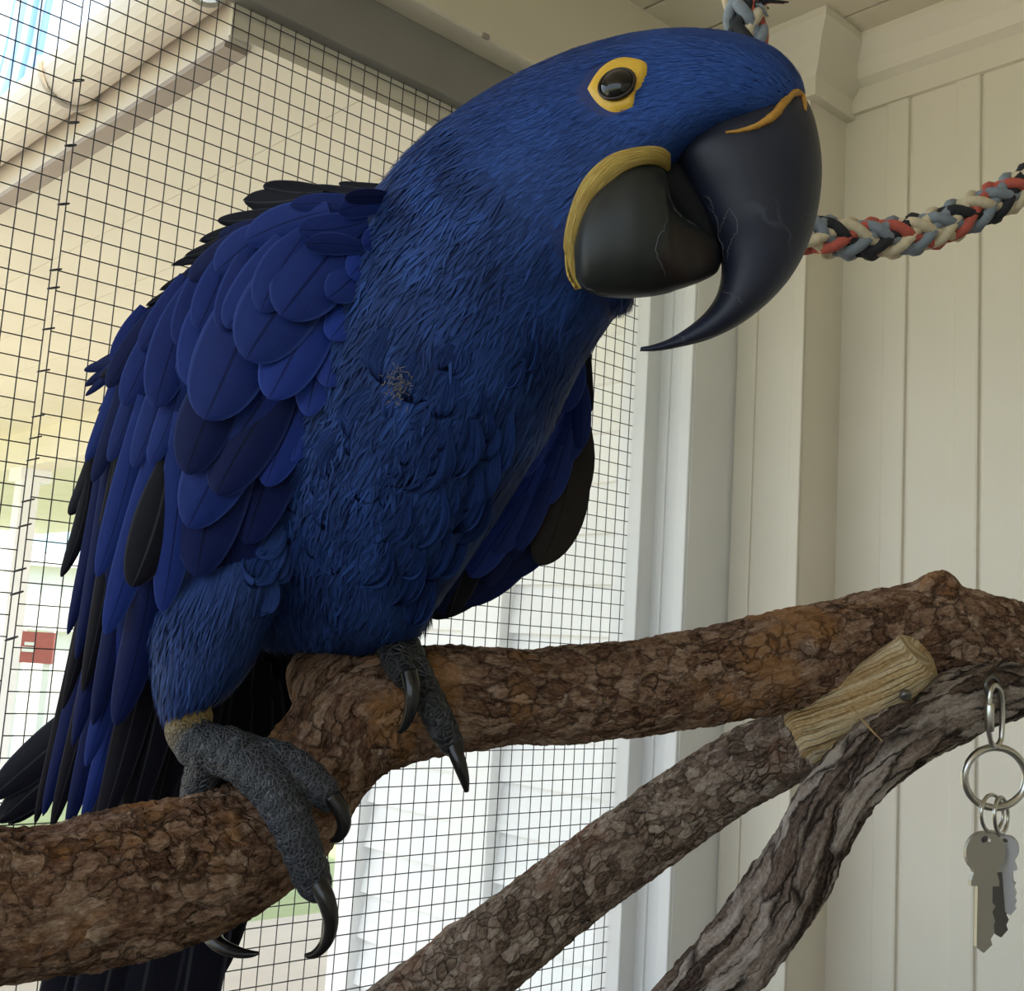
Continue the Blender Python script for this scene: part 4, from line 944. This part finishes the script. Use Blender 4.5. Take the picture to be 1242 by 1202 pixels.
# ---- feet
def toe_disp(p, l, a, t): return 0.05 * noise.noise(Vector(p) * 260) + 0.05 * math.sin(l * 900)
def foot(paths, claws, mat, label):
    f_ = bmesh.new(); V = []; Fs = []; T = []; UVs = []
    for (path, yel) in paths:
        S = spline(path, 40); v, f, uv = tube_data([P(x, y, z) for x, y, z, r in S], [max(r, 0.3) * z / F for x, y, z, r in S], 18, toe_disp)
        b0 = len(V); V += list(v); Fs += [tuple(i + b0 for i in q) for q in f]; T += [yel * min(1.0, max(0, 1.5 - (i // 18) / 12)) for i in range(len(v))]
    me = fix_normals(mesh_pd('foot', V, Fs)); tmp = new_obj('tmp_foot', me)
    rm = tmp.modifiers.new('r', 'REMESH'); rm.mode = 'VOXEL'; rm.voxel_size = 0.0011
    s_ = tmp.modifiers.new('s', 'SMOOTH'); s_.iterations = 3
    m2 = bpy.data.meshes.new_from_object(tmp.evaluated_get(bpy.context.evaluated_depsgraph_get())); m2.name = 'foot'
    from mathutils.kdtree import KDTree
    kd = KDTree(len(V))
    for i, v in enumerate(V): kd.insert(Vector(v), i)
    kd.balance()
    tn = np.array([T[kd.find(v.co)[1]] for v in m2.vertices])
    bpy.data.objects.remove(tmp); m2.materials.clear()
    ca = m2.color_attributes.new('tone', 'FLOAT_COLOR', 'POINT'); ca.data.foreach_set('color', np.stack([tn, tn, tn, np.ones_like(tn)], 1).astype(np.float32).ravel())
    o = new_obj('foot', m2, mat, bird, True); o['label'] = label
    for c in claws:
        ptube('claw', c, 'claw', o, 30, 14)
    return o
foot([([(240, 838, 0.470, 15), (234, 862, 0.468, 24), (228, 888, 0.466, 27), (246, 905, 0.463, 30), (285, 915, 0.458, 31), (320, 940, 0.452, 31)], 1.0),
      ([(285, 915, 0.455, 28), (325, 950, 0.447, 29), (352, 995, 0.440, 27), (368, 1035, 0.438, 25), (380, 1068, 0.440, 23), (388, 1085, 0.443, 16)], 0),
      ([(300, 915, 0.460, 24), (345, 925, 0.455, 24), (378, 948, 0.451, 23), (398, 968, 0.450, 19), (404, 978, 0.451, 13)], 0),
      ([(262, 905, 0.462, 24), (246, 940, 0.470, 23), (238, 975, 0.482, 21), (236, 1010, 0.50, 19), (242, 1060, 0.515, 17), (252, 1110, 0.512, 16), (262, 1135, 0.505, 12)], 0)],
     [[(384, 1068, 0.437, 13), (396, 1092, 0.434, 11.5), (401, 1120, 0.434, 9.5), (394, 1145, 0.435, 7.5), (380, 1158, 0.436, 5), (370, 1159, 0.437, 2.5)],
      [(402, 966, 0.447, 12), (414, 984, 0.446, 10.5), (417, 1002, 0.446, 8.5), (410, 1016, 0.447, 6), (402, 1020, 0.448, 3)],
      [(252, 1128, 0.500, 13), (266, 1146, 0.492, 9.5), (288, 1155, 0.487, 7), (304, 1157, 0.485, 4.5), (314, 1156, 0.484, 2)]],
     'scaly', 'grey scaly foot with a yellow ankle gripping the front of the branch')
foot([([(478, 740, 0.530, 22), (478, 775, 0.522, 28), (490, 800, 0.512, 27), (508, 830, 0.502, 22)], 0),
      ([(492, 795, 0.510, 22), (515, 838, 0.492, 20), (532, 872, 0.486, 19), (545, 898, 0.487, 17), (553, 912, 0.490, 12)], 0),
      ([(475, 775, 0.515, 22), (484, 805, 0.498, 20), (494, 826, 0.490, 15)], 0),
      ([(470, 770, 0.530, 20), (440, 775, 0.545, 16), (425, 790, 0.560, 12)], 0)],
     [[(549, 903, 0.485, 10), (557, 925, 0.482, 9), (563, 945, 0.482, 6.5), (566, 960, 0.483, 3)],
      [(496, 815, 0.482, 11), (500, 838, 0.478, 10.5), (498, 862, 0.477, 8), (491, 880, 0.478, 5.5), (484, 889, 0.479, 2.5)]],
     'scaly_dark', 'black scaly foot tucked under the breast on the elbow of the branch')
